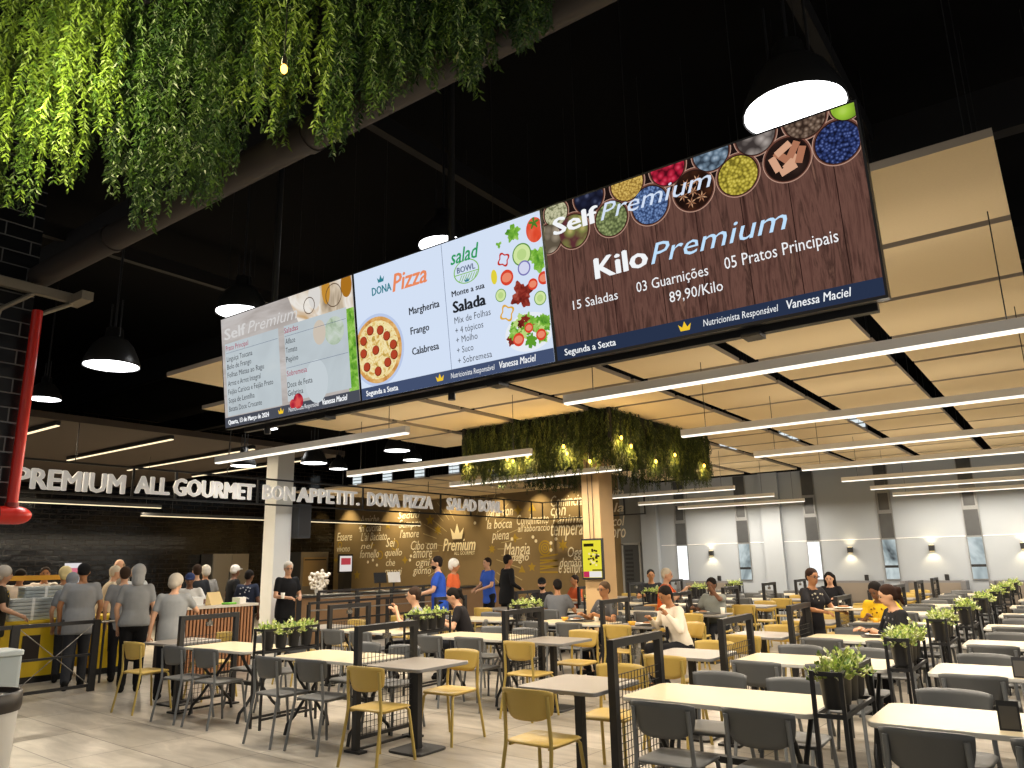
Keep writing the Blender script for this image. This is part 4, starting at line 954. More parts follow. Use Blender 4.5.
for r, y in enumerate(RY):
    if y+.8 > 20.4: continue
    put_grey(-3.2, y+.05, 'aisle end', r, 'right', ('RG', r))
    divider(-2.8, y+.23, 'black mesh divider at the aisle end of right block, %s row' % ROWN[r])
    put_white(-2.03, y+.02, 'left of planter', r, 'right', ('RW1', r), shift=.12 if r == 0 else 0)
    stand(-1.29, y, 'black planter stand in the right block, %s row' % ROWN[r], '%s right planter' % ROWN[r])
    put_white(-.48, y-.02, 'right of planter', r, 'right', ('RW2', r))

# ------------------------------------------------------------------ things on the tables
m_tent = mat('table card black', (.015, .015, .016), .5); m_wht = mat('paper white', '#eeeae2', .6)
def tent(x, y, rz, label):
    t = thing('table_card', label, 'table card', (x, y, .75), rz, 'black table cards')
    c = MB(); c.add([(-.05, -.035, 0), (.05, -.035, 0), (.05, 0, .14), (-.05, 0, .14), (-.05, .035, 0), (.05, .035, 0)], [(0, 1, 2, 3), (3, 2, 5, 4), (0, 3, 4), (1, 5, 2), (0, 4, 5, 1)]); c.build('card_body', m_tent, t)
    k = MB(); k.add([(-.04, -.0345, .01), (.04, -.0345, .01), (.04, -.0075, .115), (-.04, -.0075, .115)], [(0, 1, 2, 3)])
    k.v = [(a, b-.0008, c_) for a, b, c_ in k.v]; k.build('card_print', mat('card print grey', '#56524c', .6), t)
for x, y, lab in [(-.44, 4.9, 'black table card on nearest table right of the right planters'), (-.5, 6.9, 'black table card on the second table right of the right planters'), (-.5, 8.95, 'black table card on the third table right of the right planters'), (-1.75, 9.05, 'black table card on third row table before the woman in dark top')]: tent(x, y, .1, lab)
m_tray = mat('tray black', (.03, .03, .03), .4); m_cup = mat('paper cup', '#f0ece2', .6); m_juice = mat('yellow bowl', '#dba52e', .5); m_food = mat('food brown', '#8a5a2c', .7, noise=.4, nscale=60)
def tray_set(x, y, rz, who, cup=True, bowl=True):
    t = thing('serving_tray', 'dark serving tray with food before ' + who, 'tray', (x, y, .75), rz, 'trays of the diners')
    MB().prism(rrect(.4, .3, .04, 4), 0, .012).build('tray_base', m_tray, t)
    mb = MB(); mb.lathe([(.06, .0), (.11, .018), (.112, .02)], (-.05, 0, .0125), 20); mb.build('plate', m_wht, t)
    MB().ell((-.05, 0, .034), (.07, .06, .02), 0, 10, 6).build('food', m_food, t)
    R = Matrix.Rotation(rz, 3, 'Z')
    if cup:
        p = R @ Vector((.26, .05, 0)); o = MB().lathe([(.028, 0), (.037, .1), (.034, .1), (.026, .01)], n=16, capt=False).build('paper_cup', m_cup, None, (x+p.x, y+p.y, .75)); tag(o, 'white paper cup beside ' + who, 'cup', 'paper cups')
    if bowl:
        p = R @ Vector((-.28, .02, 0)); o = MB().lathe([(.035, 0), (.06, .05), (.055, .05), (.03, .01)], n=16, capt=False).build('bowl', m_juice, None, (x+p.x, y+p.y, .75)); tag(o, 'small yellow bowl by the tray of ' + who.replace('the person', 'person'), 'bowl', 'yellow bowls')

# ------------------------------------------------------------------ people
m_skin = {'l': mat('skin light', '#c99b7c', .55), 'm': mat('skin medium', '#a9764f', .55), 'd': mat('skin dark', '#6f4a34', .55)}
m_eye = mat('eye dark', (.02, .015, .012), .3); m_lip = mat('lip', '#8a4f44', .5)
def fab(name, c): return mat('cloth '+name, c, .85, noise=.12, nscale=14, spec=.2)
def remeshed(mb, name, mats, vox=.016, it=5):
    o = bpy.data.objects.new(name, mb.mesh(name, mats)); COL.objects.link(o)
    m = o.modifiers.new('r', 'REMESH'); m.mode = 'VOXEL'; m.voxel_size = vox; m.use_smooth_shade = True
    s = o.modifiers.new('s', 'SMOOTH'); s.iterations = it; s.factor = .5
    dg = bpy.context.evaluated_depsgraph_get(); me = bpy.data.meshes.new_from_object(o.evaluated_get(dg))
    out = MB(); out.v = [tuple(v.co) for v in me.vertices]; out.f = [tuple(p.vertices) for p in me.polygons]; out.m = [0]*len(out.f); out.sm = [True]*len(out.f)
    old = o.data; bpy.data.objects.remove(o); bpy.data.meshes.remove(old); bpy.data.meshes.remove(me)
    return out
def ik(a, b, l1, l2, pole):
    d = b-a; L = min(d.length, (l1+l2)*.995); dn = d.normalized()
    x = (l1*l1-l2*l2+L*L)/(2*L); h = math.sqrt(max(1e-6, l1*l1-x*x))
    p = (pole-dn*pole.dot(dn)).normalized(); return a+dn*x+p*h, a+dn*L
def person(loc, yaw, label, H=1.72, sit=False, lean=0.06, hands=None, head=(0, 0), skin='l', shirt='#777', sleeve='short', pants='#222', hair='short', haircol='#2a2018', stout=1.0, step=0.0, extras=(), shoe='#151515', group=None, dz=0.0, female=False, vox=.016, untuck=True):
    k = H/1.72; t = thing('person', label, 'person', (loc[0], loc[1], dz), yaw, group); V = Vector
    P = V((0, 0, .52 if sit else .53*H)); u = V((0, math.sin(lean), math.cos(lean))); X = V((1, 0, 0)); fwd = V((0, math.cos(lean), -math.sin(lean)))
    sw = (.155 if female else .17)*k*(1+.25*(stout-1)); shz = .278*H
    N = P+u*(.305*H); S = {s: P+u*shz+X*(s*sw) for s in (-1, 1)}
    # head frame
    Rh = Matrix.Rotation(head[0], 4, 'Z') @ Matrix.Rotation(-head[1]-lean*.35, 4, 'X'); Hb = N+u*(.045*H)
    HM = Matrix.Translation(Hb) @ Rh; hc = V((0, .018*k, .075*k))
    hips = {s: P+X*(s*.085*k)+V((0, 0, -.02)) for s in (-1, 1)}
    legs = {}
    for s in (-1, 1):
        if sit:
            kn = V((s*.12*k, .42*k, .5)); an = V((s*.12*k, .36*k, .08))
        else:
            st_ = step*s; kn = V((s*.095*k, .03+st_*.5, .285*H)); an = V((s*.1*k, -.02+st_, .05*H))
        legs[s] = (hips[s], kn, an)
    arms = {}
    for s in (-1, 1):
        tgt = None if hands is None else hands[0 if s < 0 else 1]
        tgt = V(tgt) if tgt is not None else (S[s]+V((s*.05*k, .06*k, -.52*k)))
        el, wr = ik(S[s], tgt, .29*k, .26*k, V((s*.55, -.5, -.65))); arms[s] = (S[s], el, wr)
    b = stout
    def torso(mb, g=0.0, low=0.0):
        """one lofted trunk of oval rings, then the shoulder yoke"""
        bx_ = 1+.9*(b-1); bc = 1+.45*(b-1); cw = .158 if female else .172; hp = .172 if female else .16; ws = .142 if female else .15
        rg = [(-.10, .075, .06, 0), (-.075, .14, .1, 0), (-.03, hp*bx_, .122*bx_, -.006), (.03, hp*.985*bx_, .122*bx_, 0), (.1, (ws+.006)*bx_, .112*bx_*(1+.25*(b-1)), .006), (.17, ws*(.4*bx_+.6*bc), .108*bc, .006), (.26, cw*.97*bc, .114*bc, .008), (.35, cw*1.02*bc, .116*bc, .01), (.42, cw*1.0*bc, .103*bc, .002), (.465, cw*.86, .083, -.006), (.5, .1, .068, -.006), (.53, .062, .058, 0)]
        if low: rg = [(-.19, .12, .09, 0), (-.18, hp*1.02*bx_, .128*bx_, 0), (-.1, hp*1.02*bx_, .128*bx_, 0)] + rg[2:]
        n = 20; vs = []; fs = []
        for h, rx, ry, oy in rg:
            c = (P+u*(h*k) if h > 0 else P+V((0, 0, h*k)))+fwd*(oy*k); gg = g if h < .5 else g*.4
            for i in range(n): a_ = 2*PI*i/n; vs.append(c+X*((rx*k+gg)*math.cos(a_))+fwd*((ry*k+gg)*math.sin(a_)))
        for j in range(len(rg)-1):
            for i in range(n): p_ = j*n+i; q_ = j*n+(i+1) % n; fs.append((p_, q_, q_+n, p_+n))
        fs.append(tuple(range(n))[::-1]); fs.append(tuple(range((len(rg)-1)*n, len(rg)*n)))
        mb.add(vs, fs, 0, True)
        for s in (-1, 1): mb.cap(P+u*(.455*k)+X*(s*.05*k), S[s]-u*.02, .056*k+g, .052*k+g, 0, 12)
        if female:
            for s in (-1, 1): mb.ell(P+u*(.335*k)+fwd*.082*k+X*(s*.07*k), (.062*k+g, .055*k+g, .062*k+g), 0, 10, 8)
    # body
    mb = MB(); torso(mb)
    mb.cap(N-u*.02, Hb+HM.to_3x3() @ V((0, .01, .03*k)), .053*k, .05*k, 0, 12)
    mb.ell(hc+V((0, -.006*k, .022*k)), (.076*k, .094*k, .1*k), 0, 18, 14, HM)
    mb.ell(hc+V((0, .022*k, -.045*k)), (.058*k, .066*k, .066*k), 0, 14, 10, HM)
    mb.ell(hc+V((0, .096*k, -.012*k)), (.014*k, .02*k, .022*k), 0, 8, 6, HM)
    for s in (-1, 1): mb.ell(hc+V((s*.077*k, -.008*k, -.006*k)), (.012*k, .02*k, .03*k), 0, 8, 6, HM)
    for s in (-1, 1):
        a, e, w = arms[s]; mb.cap(a, e, .049*k*(.9+.1*b), .039*k, 0, 12).cap(e, w, .038*k, .027*k, 0, 12)
        d = (w-e).normalized(); mb.cap(w, w+d*.055*k, .028*k, .034*k, 0, 10)
        h, kn, an = legs[s]; mb.cap(h, kn, .088*k*(.7+.3*b), .056*k, 0, 14).cap(kn, an, .054*k, .036*k, 0, 12)
        mb.cap(an+V((0, -.02, -.03*k)), an+V((0, .13*k, -.045*k)), .034*k, .03*k, 0, 10)
    body = remeshed(mb, 'body', m_skin[skin], vox)
    # eyes, brows, mouth and fingers belong to the same mesh
    for s in (-1, 1):
        body.ell(hc+V((s*.03*k, .084*k, .012*k)), (.013*k, .008*k, .007*k), 1, 8, 6, HM)
        body.ell(hc+V((s*.03*k, .086*k, .031*k)), (.018*k, .008*k, .004*k), 1, 8, 6, HM)
    body.ell(hc+V((0, .083*k, -.048*k)), (.022*k, .008*k, .005*k), 2, 8, 6, HM)
    for s in (-1, 1):
        a, e, w = arms[s]; d = (w-e).normalized(); sd = V((s, 0, 0)); sd = (sd-d*sd.dot(d)).normalized(); cu = d.cross(sd)*s
        if cu.z > 0: cu = -cu
        K0 = w+d*.075*k
        for j, L in enumerate((.034, .041, .038, .029)):
            o_ = sd*((j-1.5)*-.0155*k); p0 = K0+o_; p1 = p0+(d*.9+cu*.3).normalized()*L*k; p2 = p1+(d*.5+cu*.8).normalized()*L*.8*k
            body.cap(p0, p1, .0085*k, .008*k, 0, 6, 2); body.cap(p1, p2, .008*k, .0065*k, 0, 6, 2)
        q0 = w+d*.03*k-sd*.026*k; q1 = q0+(d*.6-sd*.7+cu*.2).normalized()*.035*k; q2 = q1+(d*.9+cu*.3).normalized()*.028*k
        body.cap(q0, q1, .011*k, .0095*k, 0, 6, 2); body.cap(q1, q2, .0095*k, .007*k, 0, 6, 2)
    body.build('body', [m_skin[skin], m_eye, m_lip], t)
    # clothes
    mb = MB(); g = .014; torso(mb, g, (.07 if untuck and not sit else 0))
    for s in (-1, 1):
        a, e, w = arms[s]
        mb.cap(a, a+(e-a)*(.62 if sleeve == 'short' else 1), .06*k*(.9+.1*b), .056*k if sleeve == 'short' else .05*k, 0, 12)
        if sleeve == 'long': mb.cap(e, e+(w-e)*.93, .05*k, .036*k, 0, 12)
    # open the neck: drop everything above the collar
    sm = remeshed(mb, 'shirt', fab(shirt, shirt), vox, 8)
    def keep_f(f):
        q = V(sm.v[f[0]])-N; h = q.dot(u); r = (q-u*h).length
        return not (h > -.012 and r < .078*k)
    keep = [i for i, f in enumerate(sm.f) if keep_f(f)]
    sm.f = [sm.f[i] for i in keep]; sm.m = [0]*len(keep); sm.sm = [True]*len(keep)
    sh_o = sm.build('shirt' if sleeve == 'short' else 'long_sleeved_top', fab(shirt, shirt), t)
    mb = MB(); mb.ell(P, (.168*k*b+.008, .122*k*b+.008, .13*k), 0, 16, 10)
    for s in (-1, 1):
        h, kn, an = legs[s]; mb.cap(h, kn, .1*k*(.7+.3*b), .072*k, 0, 14).cap(kn, an+V((0, 0, .02)), .07*k, .06*k, 0, 12)
    remeshed(mb, 'trousers', fab(pants, pants), vox).build('trousers', fab(pants, pants), t)
    for s in (-1, 1):
        an = legs[s][2]; MB().cap(an+V((0, -.035*k, -.045*k)), an+V((0, .15*k, -.055*k)), .044*k, .036*k, 0, 12).cap(an+V((0, -.03*k, .01)), an+V((0, -.02*k, -.04*k)), .045*k, .046*k, 0, 12).build('shoe', fab(shoe, shoe), t)
    # hair or head cover
    hm = fab('hair '+haircol, haircol); mb = MB()
    if hair in ('short', 'long', 'bun', 'balding'):
        if hair == 'balding':
            mb.ell(hc+V((0, -.026*k, .006*k)), (.084*k, .09*k, .07*k), 0, 16, 10, HM)
        else:
            mb.ell(hc+V((0, -.02*k, .042*k)), (.085*k, .098*k, .092*k), 0, 16, 12, HM); mb.ell(hc+V((0, -.05*k, .0)), (.078*k, .06*k, .075*k), 0, 14, 10, HM)
        if hair == 'long':
            for s in (-1, 0, 1): mb.cap(HM @ (hc+V((s*.055*k, -.05*k, .02*k))), HM @ (hc+V((s*.075*k, -.07*k, -.27*k))), .06*k, .045*k, 0, 10)
        if hair == 'bun':
            mb.ell(hc+V((0, -.13*k, .03*k)), (.045*k, .045*k, .045*k), 0, 12, 8, HM); mb.cap(HM @ (hc+V((0, -.12*k, .0))), HM @ (hc+V((0, -.13*k, -.12*k))), .035*k, .02*k, 0, 8)
        remeshed(mb, 'hair', hm, .014, 3).build('hair', hm, t)
    elif hair == 'hairnet':
        mb.ell(hc+V((0, -.022*k, .04*k)), (.1*k, .112*k, .108*k), 0, 18, 12, HM); mb.ell(hc+V((0, -.06*k, -.01*k)), (.09*k, .07*k, .085*k), 0, 14, 10, HM)
        remeshed(mb, 'hair_net', hm, .014, 3).build('hair_net', hm, t)
    elif hair == 'cap':
        mb.ell(hc+V((0, -.008*k, .05*k)), (.088*k, .102*k, .085*k), 0, 16, 12, HM); mb.ell(hc+V((0, -.03*k, .01*k)), (.082*k, .08*k, .07*k), 0, 14, 10, HM)
        mb.ell(hc+V((0, .11*k, .042*k)), (.065*k, .06*k, .01*k), 0, 12, 6, HM)
        remeshed(mb, 'cap', hm, .012, 3).build('cap', hm, t)
    elif hair == 'hood':
        mb.ell(hc+V((0, -.02*k, .03*k)), (.098*k, .115*k, .115*k), 0, 18, 12, HM); mb.cap(HM @ (hc+V((0, -.05*k, -.03*k))), HM @ (hc+V((0, -.05*k, -.1*k))), .085*k, .09*k, 0, 12)
        remeshed(mb, 'head_scarf', hm, .014, 3).build('head_scarf', hm, t)
    for e in extras:
        if e == 'glasses':
            gm = MB()
            for s in (-1, 1):
                c = hc+V((s*.031*k, .098*k, .012*k)); pts = [HM @ (c+V((.02*k*math.cos(a), 0, .015*k*math.sin(a)))) for a in [2*PI*i/10 for i in range(11)]]; gm.tube(pts, .0025, 5); gm.tube([HM @ (hc+V((s*.052*k, .096*k, .014*k))), HM @ (hc+V((s*.08*k, .0, .014*k)))], .0025, 5)
            gm.tube([HM @ (hc+V((-.011*k, .1*k, .014*k))), HM @ (hc+V((.011*k, .1*k, .014*k)))], .0025, 5); gm.build('glasses', m_steelblk, t)
        if e == 'beard':
            mb = MB().ell(hc+V((0, .03*k, -.06*k)), (.058*k, .066*k, .05*k), 0, 14, 10, HM); mb.build('beard', hm, t)
        if e == 'tie':
            c = P+u*(.27*H)+fwd*.1*k; MB().add([c+X*.02, c-X*.02, c-u*.3*k-X*.038+fwd*.075, c-u*.34*k+fwd*.08, c-u*.3*k+X*.038+fwd*.075] + [q-fwd*.006 for q in (c+X*.02, c-X*.02, c-u*.3*k-X*.038+fwd*.075, c-u*.34*k+fwd*.08, c-u*.3*k+X*.038+fwd*.075)], [(0, 1, 2, 3, 4), (9, 8, 7, 6, 5), (0, 5, 6, 1), (1, 6, 7, 2), (2, 7, 8, 3), (3, 8, 9, 4), (4, 9, 5, 0)]).build('tie', fab('tie dark', '#1c1c22'), t)
        if isinstance(e, tuple) and e[0] == 'vest':
            mb = MB(); torso(mb, .026, 0); vm = remeshed(mb, 'vest', fab(e[1], e[1]), vox); kp = [i for i, f in enumerate(vm.f) if (V(vm.v[f[0]])-(N-u*.06)).dot(u) < 0 and abs(vm.v[f[0]][0]) < sw*1.02]
            vm.f = [vm.f[i] for i in kp]; vm.m = [0]*len(kp); vm.sm = [True]*len(kp); vm.build('vest', fab(e[1], e[1]), t)
        if isinstance(e, tuple) and e[0] == 'print':
            c = P+u*(.2*H); mb = MB(); q = random.Random(5)
            for i in range(16):
                sgn = e[2]; x = q.uniform(-.1, .1)*k; z = q.uniform(-.13, .13)*k; y = sgn*(.112*k*(1+.4*(b-1))+.0175)*math.sqrt(max(.05, 1-(x/(.19*k))**2-(z/(.2*k))**2*.8))
                p = c+X*x+u*z+fwd*y; mb.ell(p, (.014, .006, .012), 0, 6, 4)
            mb.build('shirt_print', fab(e[1], e[1]), t)
        if isinstance(e, tuple) and e[0] == 'apron':
            mb = MB(); mb.cap(P+u*.2*H+fwd*.07*k, P-V((0, 0, .3))+V((0, .06, 0)), .1*k, .13*k, 0, 14); remeshed(mb, 'apron', fab(e[1], e[1]), vox).build('apron', fab(e[1], e[1]), t)
    return t, arms
def face(dx, dy): return math.atan2(-dx, dy)   # yaw so that local +y looks along (dx, dy)
def held_tray(x, y, z, rz, label, food=True, m=None):
    t = thing('serving_tray', label, 'tray', (x, y, z), rz, 'trays carried by people')
    MB().prism(rrect(.42, .3, .04, 4), 0, .012).build('tray_base', m or mat('tray beige', '#a89880', .5), t)
    MB().lathe([(.06, .0), (.11, .018), (.112, .02)], (0, 0, .0125), 20).build('plate', m_wht, t)
    MB().ell((0, 0, .034), (.07, .06, .02), 0, 10, 6).build('food', m_food, t)
SITH = lambda zz=.8: [(-.2, .36, zz), (.2, .36, zz)]
# seated diners (x, y, facing)
person((-7.8, 8.31), face(-.75, -.66), 'person with dark cropped hair in grey t-shirt eating with both hands raised, left block', sit=True, lean=.12, hands=[(-.09, .33, 1.0), (.12, .36, .97)], head=(0, .05), shirt='#84878a', pants='#23252b', haircol='#33251c', skin='l')
tray_set(-8.25, 7.95, .3, 'the person in grey t-shirt eating with both hands', bowl=False)
person((-7.55, 9.1), face(-.8, -.6), 'person with black tied hair in dark top leaning over a table behind the planter', sit=True, lean=.32, hands=[(-.15, .42, .82), (.15, .44, .82)], head=(0, .35), shirt='#1f1d20', pants='#22242a', hair='bun', haircol='#15110f', skin='l', female=True, sleeve='short')
chair('grey', -7.53, 9.12, face(-.8, -.6), 'grey chair turned sideways under the person with black tied hair', 'grey dining chairs')
chair('grey', -8.85, 13.0, face(.25, -1), 'grey chair under the person in black cap', 'grey dining chairs')
person((-8.87, 13.04), face(.25, -1), 'person in black cap and dark shirt seated across from grey shirted back', sit=True, lean=.1, hands=SITH(), head=(.3, .1), shirt='#2c2d30', pants='#222', hair='cap', haircol='#17181a', skin='l', extras=('beard',))
person((-7.8, 11.88), face(-.15, 1), 'person seen from behind in grey t-shirt seated before the timber column', sit=True, lean=.14, hands=SITH(), head=(.7, .1), shirt='#6a6c70', pants='#24262b', haircol='#1a1614', skin='m', stout=1.15)
person((-9.4, 15.22), face(-.5, -1), 'person in orange seated far back between grey shirt and timber column', sit=True, lean=.1, hands=SITH(), shirt='#c25a34', pants='#26282c', haircol='#221a16', skin='m')
person((-5.95, 10.5), face(-.4, -1), 'person with glasses in dark grey shirt seated facing left by the column', sit=True, lean=.08, hands=[(-.2, .38, .85), (.18, .36, .84)], head=(.15, .05), shirt='#4a4a4c', pants='#1e1e22', haircol='#4a3a2a', skin='m', extras=('glasses', ('print', '#8f8f8c', 1)), stout=1.05)
tray_set(-6.25, 10.15, 0, 'the person with glasses in dark grey shirt')
person((-4.45, 9.75), face(-.55, -.9), 'person in white shirt and dark tie bent over a meal', sit=True, lean=.26, hands=[(-.16, .3, .93), (.18, .34, .86)], head=(.05, .35), shirt='#e6dccb', sleeve='long', pants='#1b1c21', haircol='#1d1714', skin='m', extras=('tie',), stout=1.1)
chair('mustard yellow', -4.43, 9.79, face(-.55, -.9), 'mustard yellow chair turned sideways under the person in white shirt', 'mustard yellow dining chairs')
tray_set(-4.92, 9.85, .2, 'the person in white shirt and tie')
chair('mustard yellow', -6.5, 13.4, face(1, -.25), 'mustard yellow chair turned sideways under the person in orange vest', 'mustard yellow dining chairs')
person((-6.42, 13.4), face(.9, .25), 'elderly person with grey hair in orange safety vest holding food', sit=True, lean=.12, hands=[(-.12, .4, .95), (.14, .42, .95)], head=(0, .05), shirt='#b8552c', pants='#26282c', hair='short', haircol='#c7bba6', skin='l', extras=(('vest', '#e8642a'),), dz=.12, H=1.78)
person((-7.5, 15.12), face(.6, -1), 'person mostly hidden behind the grey haired one in orange vest', sit=True, lean=.05, hands=SITH(), shirt='#26262a', pants='#222', haircol='#14110f', skin='m', dz=.1)
person((-5.12, 12.75), face(-.25, -1), 'person with short beard in grey shirt, hand at mouth, eating a meal', sit=True, lean=.16, hands=[(-.1, .26, 1.12), (.22, .36, .82)], head=(.15, .15), shirt='#8f9490', pants='#1f2126', haircol='#17120f', skin='d', stout=1.15)
tray_set(-5.1, 12.2, .1, 'the person in grey shirt with hand at mouth')
person((-2.86, 10.15), face(1, -.55), 'person with glasses and black patterned blouse standing with a tray', H=1.5, lean=.12, hands=[(-.14, .36, .98), (.18, .4, .98)], head=(-.1, .1), shirt='#1d1c1f', sleeve='short', pants='#1b1b1f', hair='short', haircol='#2c1c14', skin='m', extras=('glasses', ('print', '#b9b3a0', 1)), female=True, stout=1.1)
held_tray(-2.42, 9.95, 1.0, .2, 'tray with a wrapped meal held by the person in patterned blouse')
chair('grey', -4.1, 16.1, face(-.1, -1), 'grey chair under the person with long black hair', 'grey dining chairs')
person((-4.1, 16.14), face(-.1, -1), 'person with long black hair and dark jacket seated near the white wall', sit=True, lean=.1, hands=SITH(.82), head=(.25, .2), shirt='#1c1c20', sleeve='long', pants='#222', hair='long', haircol='#120e0d', skin='l', female=True)
tray_set(-4.15, 15.75, 0, 'the person with long black hair', bowl=False)
person((-2.33, 11.82), face(-.15, -1), 'person in yellow t-shirt bending low over a table', sit=True, lean=.32, hands=[(-.24, .34, .8), (.1, .4, .82)], head=(-.2, .4), shirt='#d9b024', pants='#202227', haircol='#15110f', skin='d', extras=(('print', '#7d5a20', 1),))
tray_set(-2.1, 11.4, 0, 'the person in yellow t-shirt', cup=False)
person((-1.73, 9.75), face(-.85, -.6), 'person with brown tied hair in dark printed top seated by a planter', sit=True, lean=.2, hands=[(-.1, .36, .8), (.22, .38, .8)], head=(-.15, .2), shirt='#222327', sleeve='long', pants='#1c1c20', hair='bun', haircol='#2e1c14', skin='l', female=True, extras=(('print', '#77777a', 1),))
tray_set(-1.95, 9.5, .3, 'the person with brown tied hair', cup=False, bowl=False)
o = MB().lathe([(.03, 0), (.033, .01), (.033, .13), (.012, .18), (.012, .22)], n=14).build('bottle', mat('bottle dark', (.02, .015, .012), .2), None, (-5.36, 12.08, .75)); tag(o, 'small dark bottle on the table of the person with hand at mouth', 'bottle')
# standing people in the middle
person((-9.6, 10.75), face(-.85, -.72), 'bearded person with glasses in royal blue t-shirt walking with a tray', H=1.78, hands=[(-.16, .36, 1.1), (.16, .38, 1.08)], head=(0, .05), shirt='#2a4fb0', pants='#15161b', haircol='#1c1512', skin='l', extras=('glasses', 'beard'), step=.1, stout=1.12)
held_tray(-9.92, 10.48, 1.09, .7, 'beige tray held by the bearded person in royal blue t-shirt')
person((-10.0, 11.55), face(.75, .3), 'person in white head cover and orange top behind the blue shirt', H=1.72, shirt='#d8683c', pants='#3a3c42', hair='hairnet', haircol='#ded9cf', skin='m')
person((-11.0, 14.0), face(-.35, -1), 'person in blue t-shirt facing the one in a black suit', H=1.75, shirt='#3558b4', pants='#15161b', haircol='#2a1f19', skin='l', hands=[(-.1, .3, 1.05), (.15, .3, 1.05)])
person((-9.95, 13.25), face(.5, 1), 'person in black suit jacket seen from behind holding a cup', H=1.8, shirt='#141416', sleeve='long', pants='#121215', haircol='#1d1815', skin='m', hands=[None, (.24, .22, 1.08)], stout=1.12)
person((-11.75, 8.98), face(1, -.1), 'person with glasses in black polo shirt standing by the white column', H=1.74, shirt='#17181b', pants='#17181d', hair='short', haircol='#bfb9ae', skin='l', hands=[(-.1, .3, 1.1), (.13, .3, 1.1)], head=(-.3, .15), extras=('glasses',), stout=1.1)
o = MB().lathe([(.028, 0), (.037, .1), (.034, .1), (.026, .01)], n=16, capt=False).build('paper_cup', m_cup, None, (-11.52, 8.74, 1.09)); tag(o, 'white cup held by the person in black polo', 'cup', 'paper cups')
# queue at the left
person((-11.95, 5.5), face(-1, .42), 'person from behind in grey t-shirt and black cap, behind the low black barrier', H=1.76, shirt='#8f9296', pants='#33353a', hair='cap', haircol='#1d1d1f', skin='m', step=.12, stout=1.22, vox=.014)
person((-10.95, 5.8), face(-1, .62), 'person from behind in grey t-shirt, grey head scarf and black trousers', H=1.72, shirt='#8a8d90', pants='#121215', hair='hood', haircol='#9a9c9e', skin='l', stout=1.2, female=True, vox=.014, untuck=False)
person((-9.95, 5.78), face(-.9, .75), 'shorter person in grey t-shirt and pale hair net reaching to the counter', H=1.58, shirt='#8f9294', pants='#15151a', hair='hairnet', haircol='#b5ada0', skin='l', hands=[(-.26, -.02, .78), (.24, .4, 1.08)], head=(-.6, .1), stout=1.12, vox=.014, step=.1)
person((-14.05, 6.85), face(.35, 1), 'grey haired person in beige t-shirt bending at the buffet', H=1.74, lean=.22, shirt='#cdbca2', pants='#17181c', hair='short', haircol='#c9bda8', skin='l', hands=[(-.1, .4, 1.05), (.2, .42, 1.12)], stout=1.15)
person((-15.6, 7.9), face(.2, -1), 'person with pale cropped hair behind the beige t-shirt', H=1.86, shirt='#77726c', pants='#222', hair='balding', haircol='#8b7258', skin='l')
person((-14.3, 7.55), face(-1, -.1), 'white haired person in pale shirt facing left beside the head scarf', H=1.72, shirt='#c9cdd0', pants='#222', hair='short', haircol='#c4b9a8', skin='l')
person((-12.3, 6.3), face(-1, .35), 'person in black trousers striding away behind the head scarf', H=1.7, shirt='#7d8084', pants='#131317', hair='short', haircol='#3a2c22', skin='l', step=.2)
person((-12.9, 4.75), face(.4, 1), 'customer in white head cover and yellow dotted top at far left edge', H=1.74, shirt='#2c2a22', pants='#222', hair='hairnet', haircol='#b9b1a6', skin='l', hands=[(-.1, .3, 1.02), (.15, .32, 1.02)], extras=(('print', '#d9b934', 1),))
person((-15.3, 5.95), face(1, -.4), 'cook in white coat turned away behind the yellow guard', H=1.7, shirt='#e6dcd2', sleeve='long', pants='#ddd', hair='short', haircol='#1d1512', skin='m', head=(2.4, 0))
person((-15.4, 6.4), face(1, -.35), 'cook in white coat with dark hair facing out behind the yellow guard', H=1.73, shirt='#e9e2d8', sleeve='long', pants='#ddd', hair='short', haircol='#241812', skin='m', extras=(('vest', '#2a2624'),))
person((-14.0, 6.15), face(-1, .1), 'person in cream hair net at the buffet left of the black cap', H=1.72, shirt='#8a7f74', pants='#222', hair='hairnet', haircol='#e0cf9c', skin='m')
person((-12.85, 5.75), face(-1, .5), 'person in grey hood half hidden behind the grey t-shirt', H=1.62, shirt='#7f858c', pants='#2a2c30', hair='hood', haircol='#8b8f96', skin='l')
# staff behind the slatted counter
person((-12.3, 7.42), face(1, -.75), 'cook with blue cap and apron behind the slatted counter', H=1.58, shirt='#d3d3d1', pants='#333', hair='cap', haircol='#2f3c66', skin='d', extras=(('apron', '#3a3a3c'),), hands=[(-.18, .32, 1.12), (.18, .32, 1.12)], head=(0, .2))
person((-13.2, 8.1), face(-1, .2), 'person with bearded profile in dark shirt behind the counter', H=1.72, shirt='#26282c', pants='#222', hair='short', haircol='#3a2a20', skin='l', extras=('beard',))
person((-13.6, 9.1), face(.2, 1), 'person in white cap and black t-shirt with round white emblem on the back', H=1.7, shirt='#17181b', pants='#222', hair='cap', haircol='#dad6cf', skin='d', head=(.3, 0))
person((-12.6, 8.75), face(-.6, 1), 'person with dark curly hair and white spotted navy shirt', H=1.6, shirt='#2a3042', pants='#222', hair='short', haircol='#17120f', skin='d', extras=(('print', '#c9ccd3', -1),), head=(-.3, .2))
person((-14.2, 8.9), face(-1, .3), 'cook in grey seen between the counter staff', H=1.7, shirt='#8c8a86', pants='#333', hair='hairnet', haircol='#c9c1b2', skin='m')

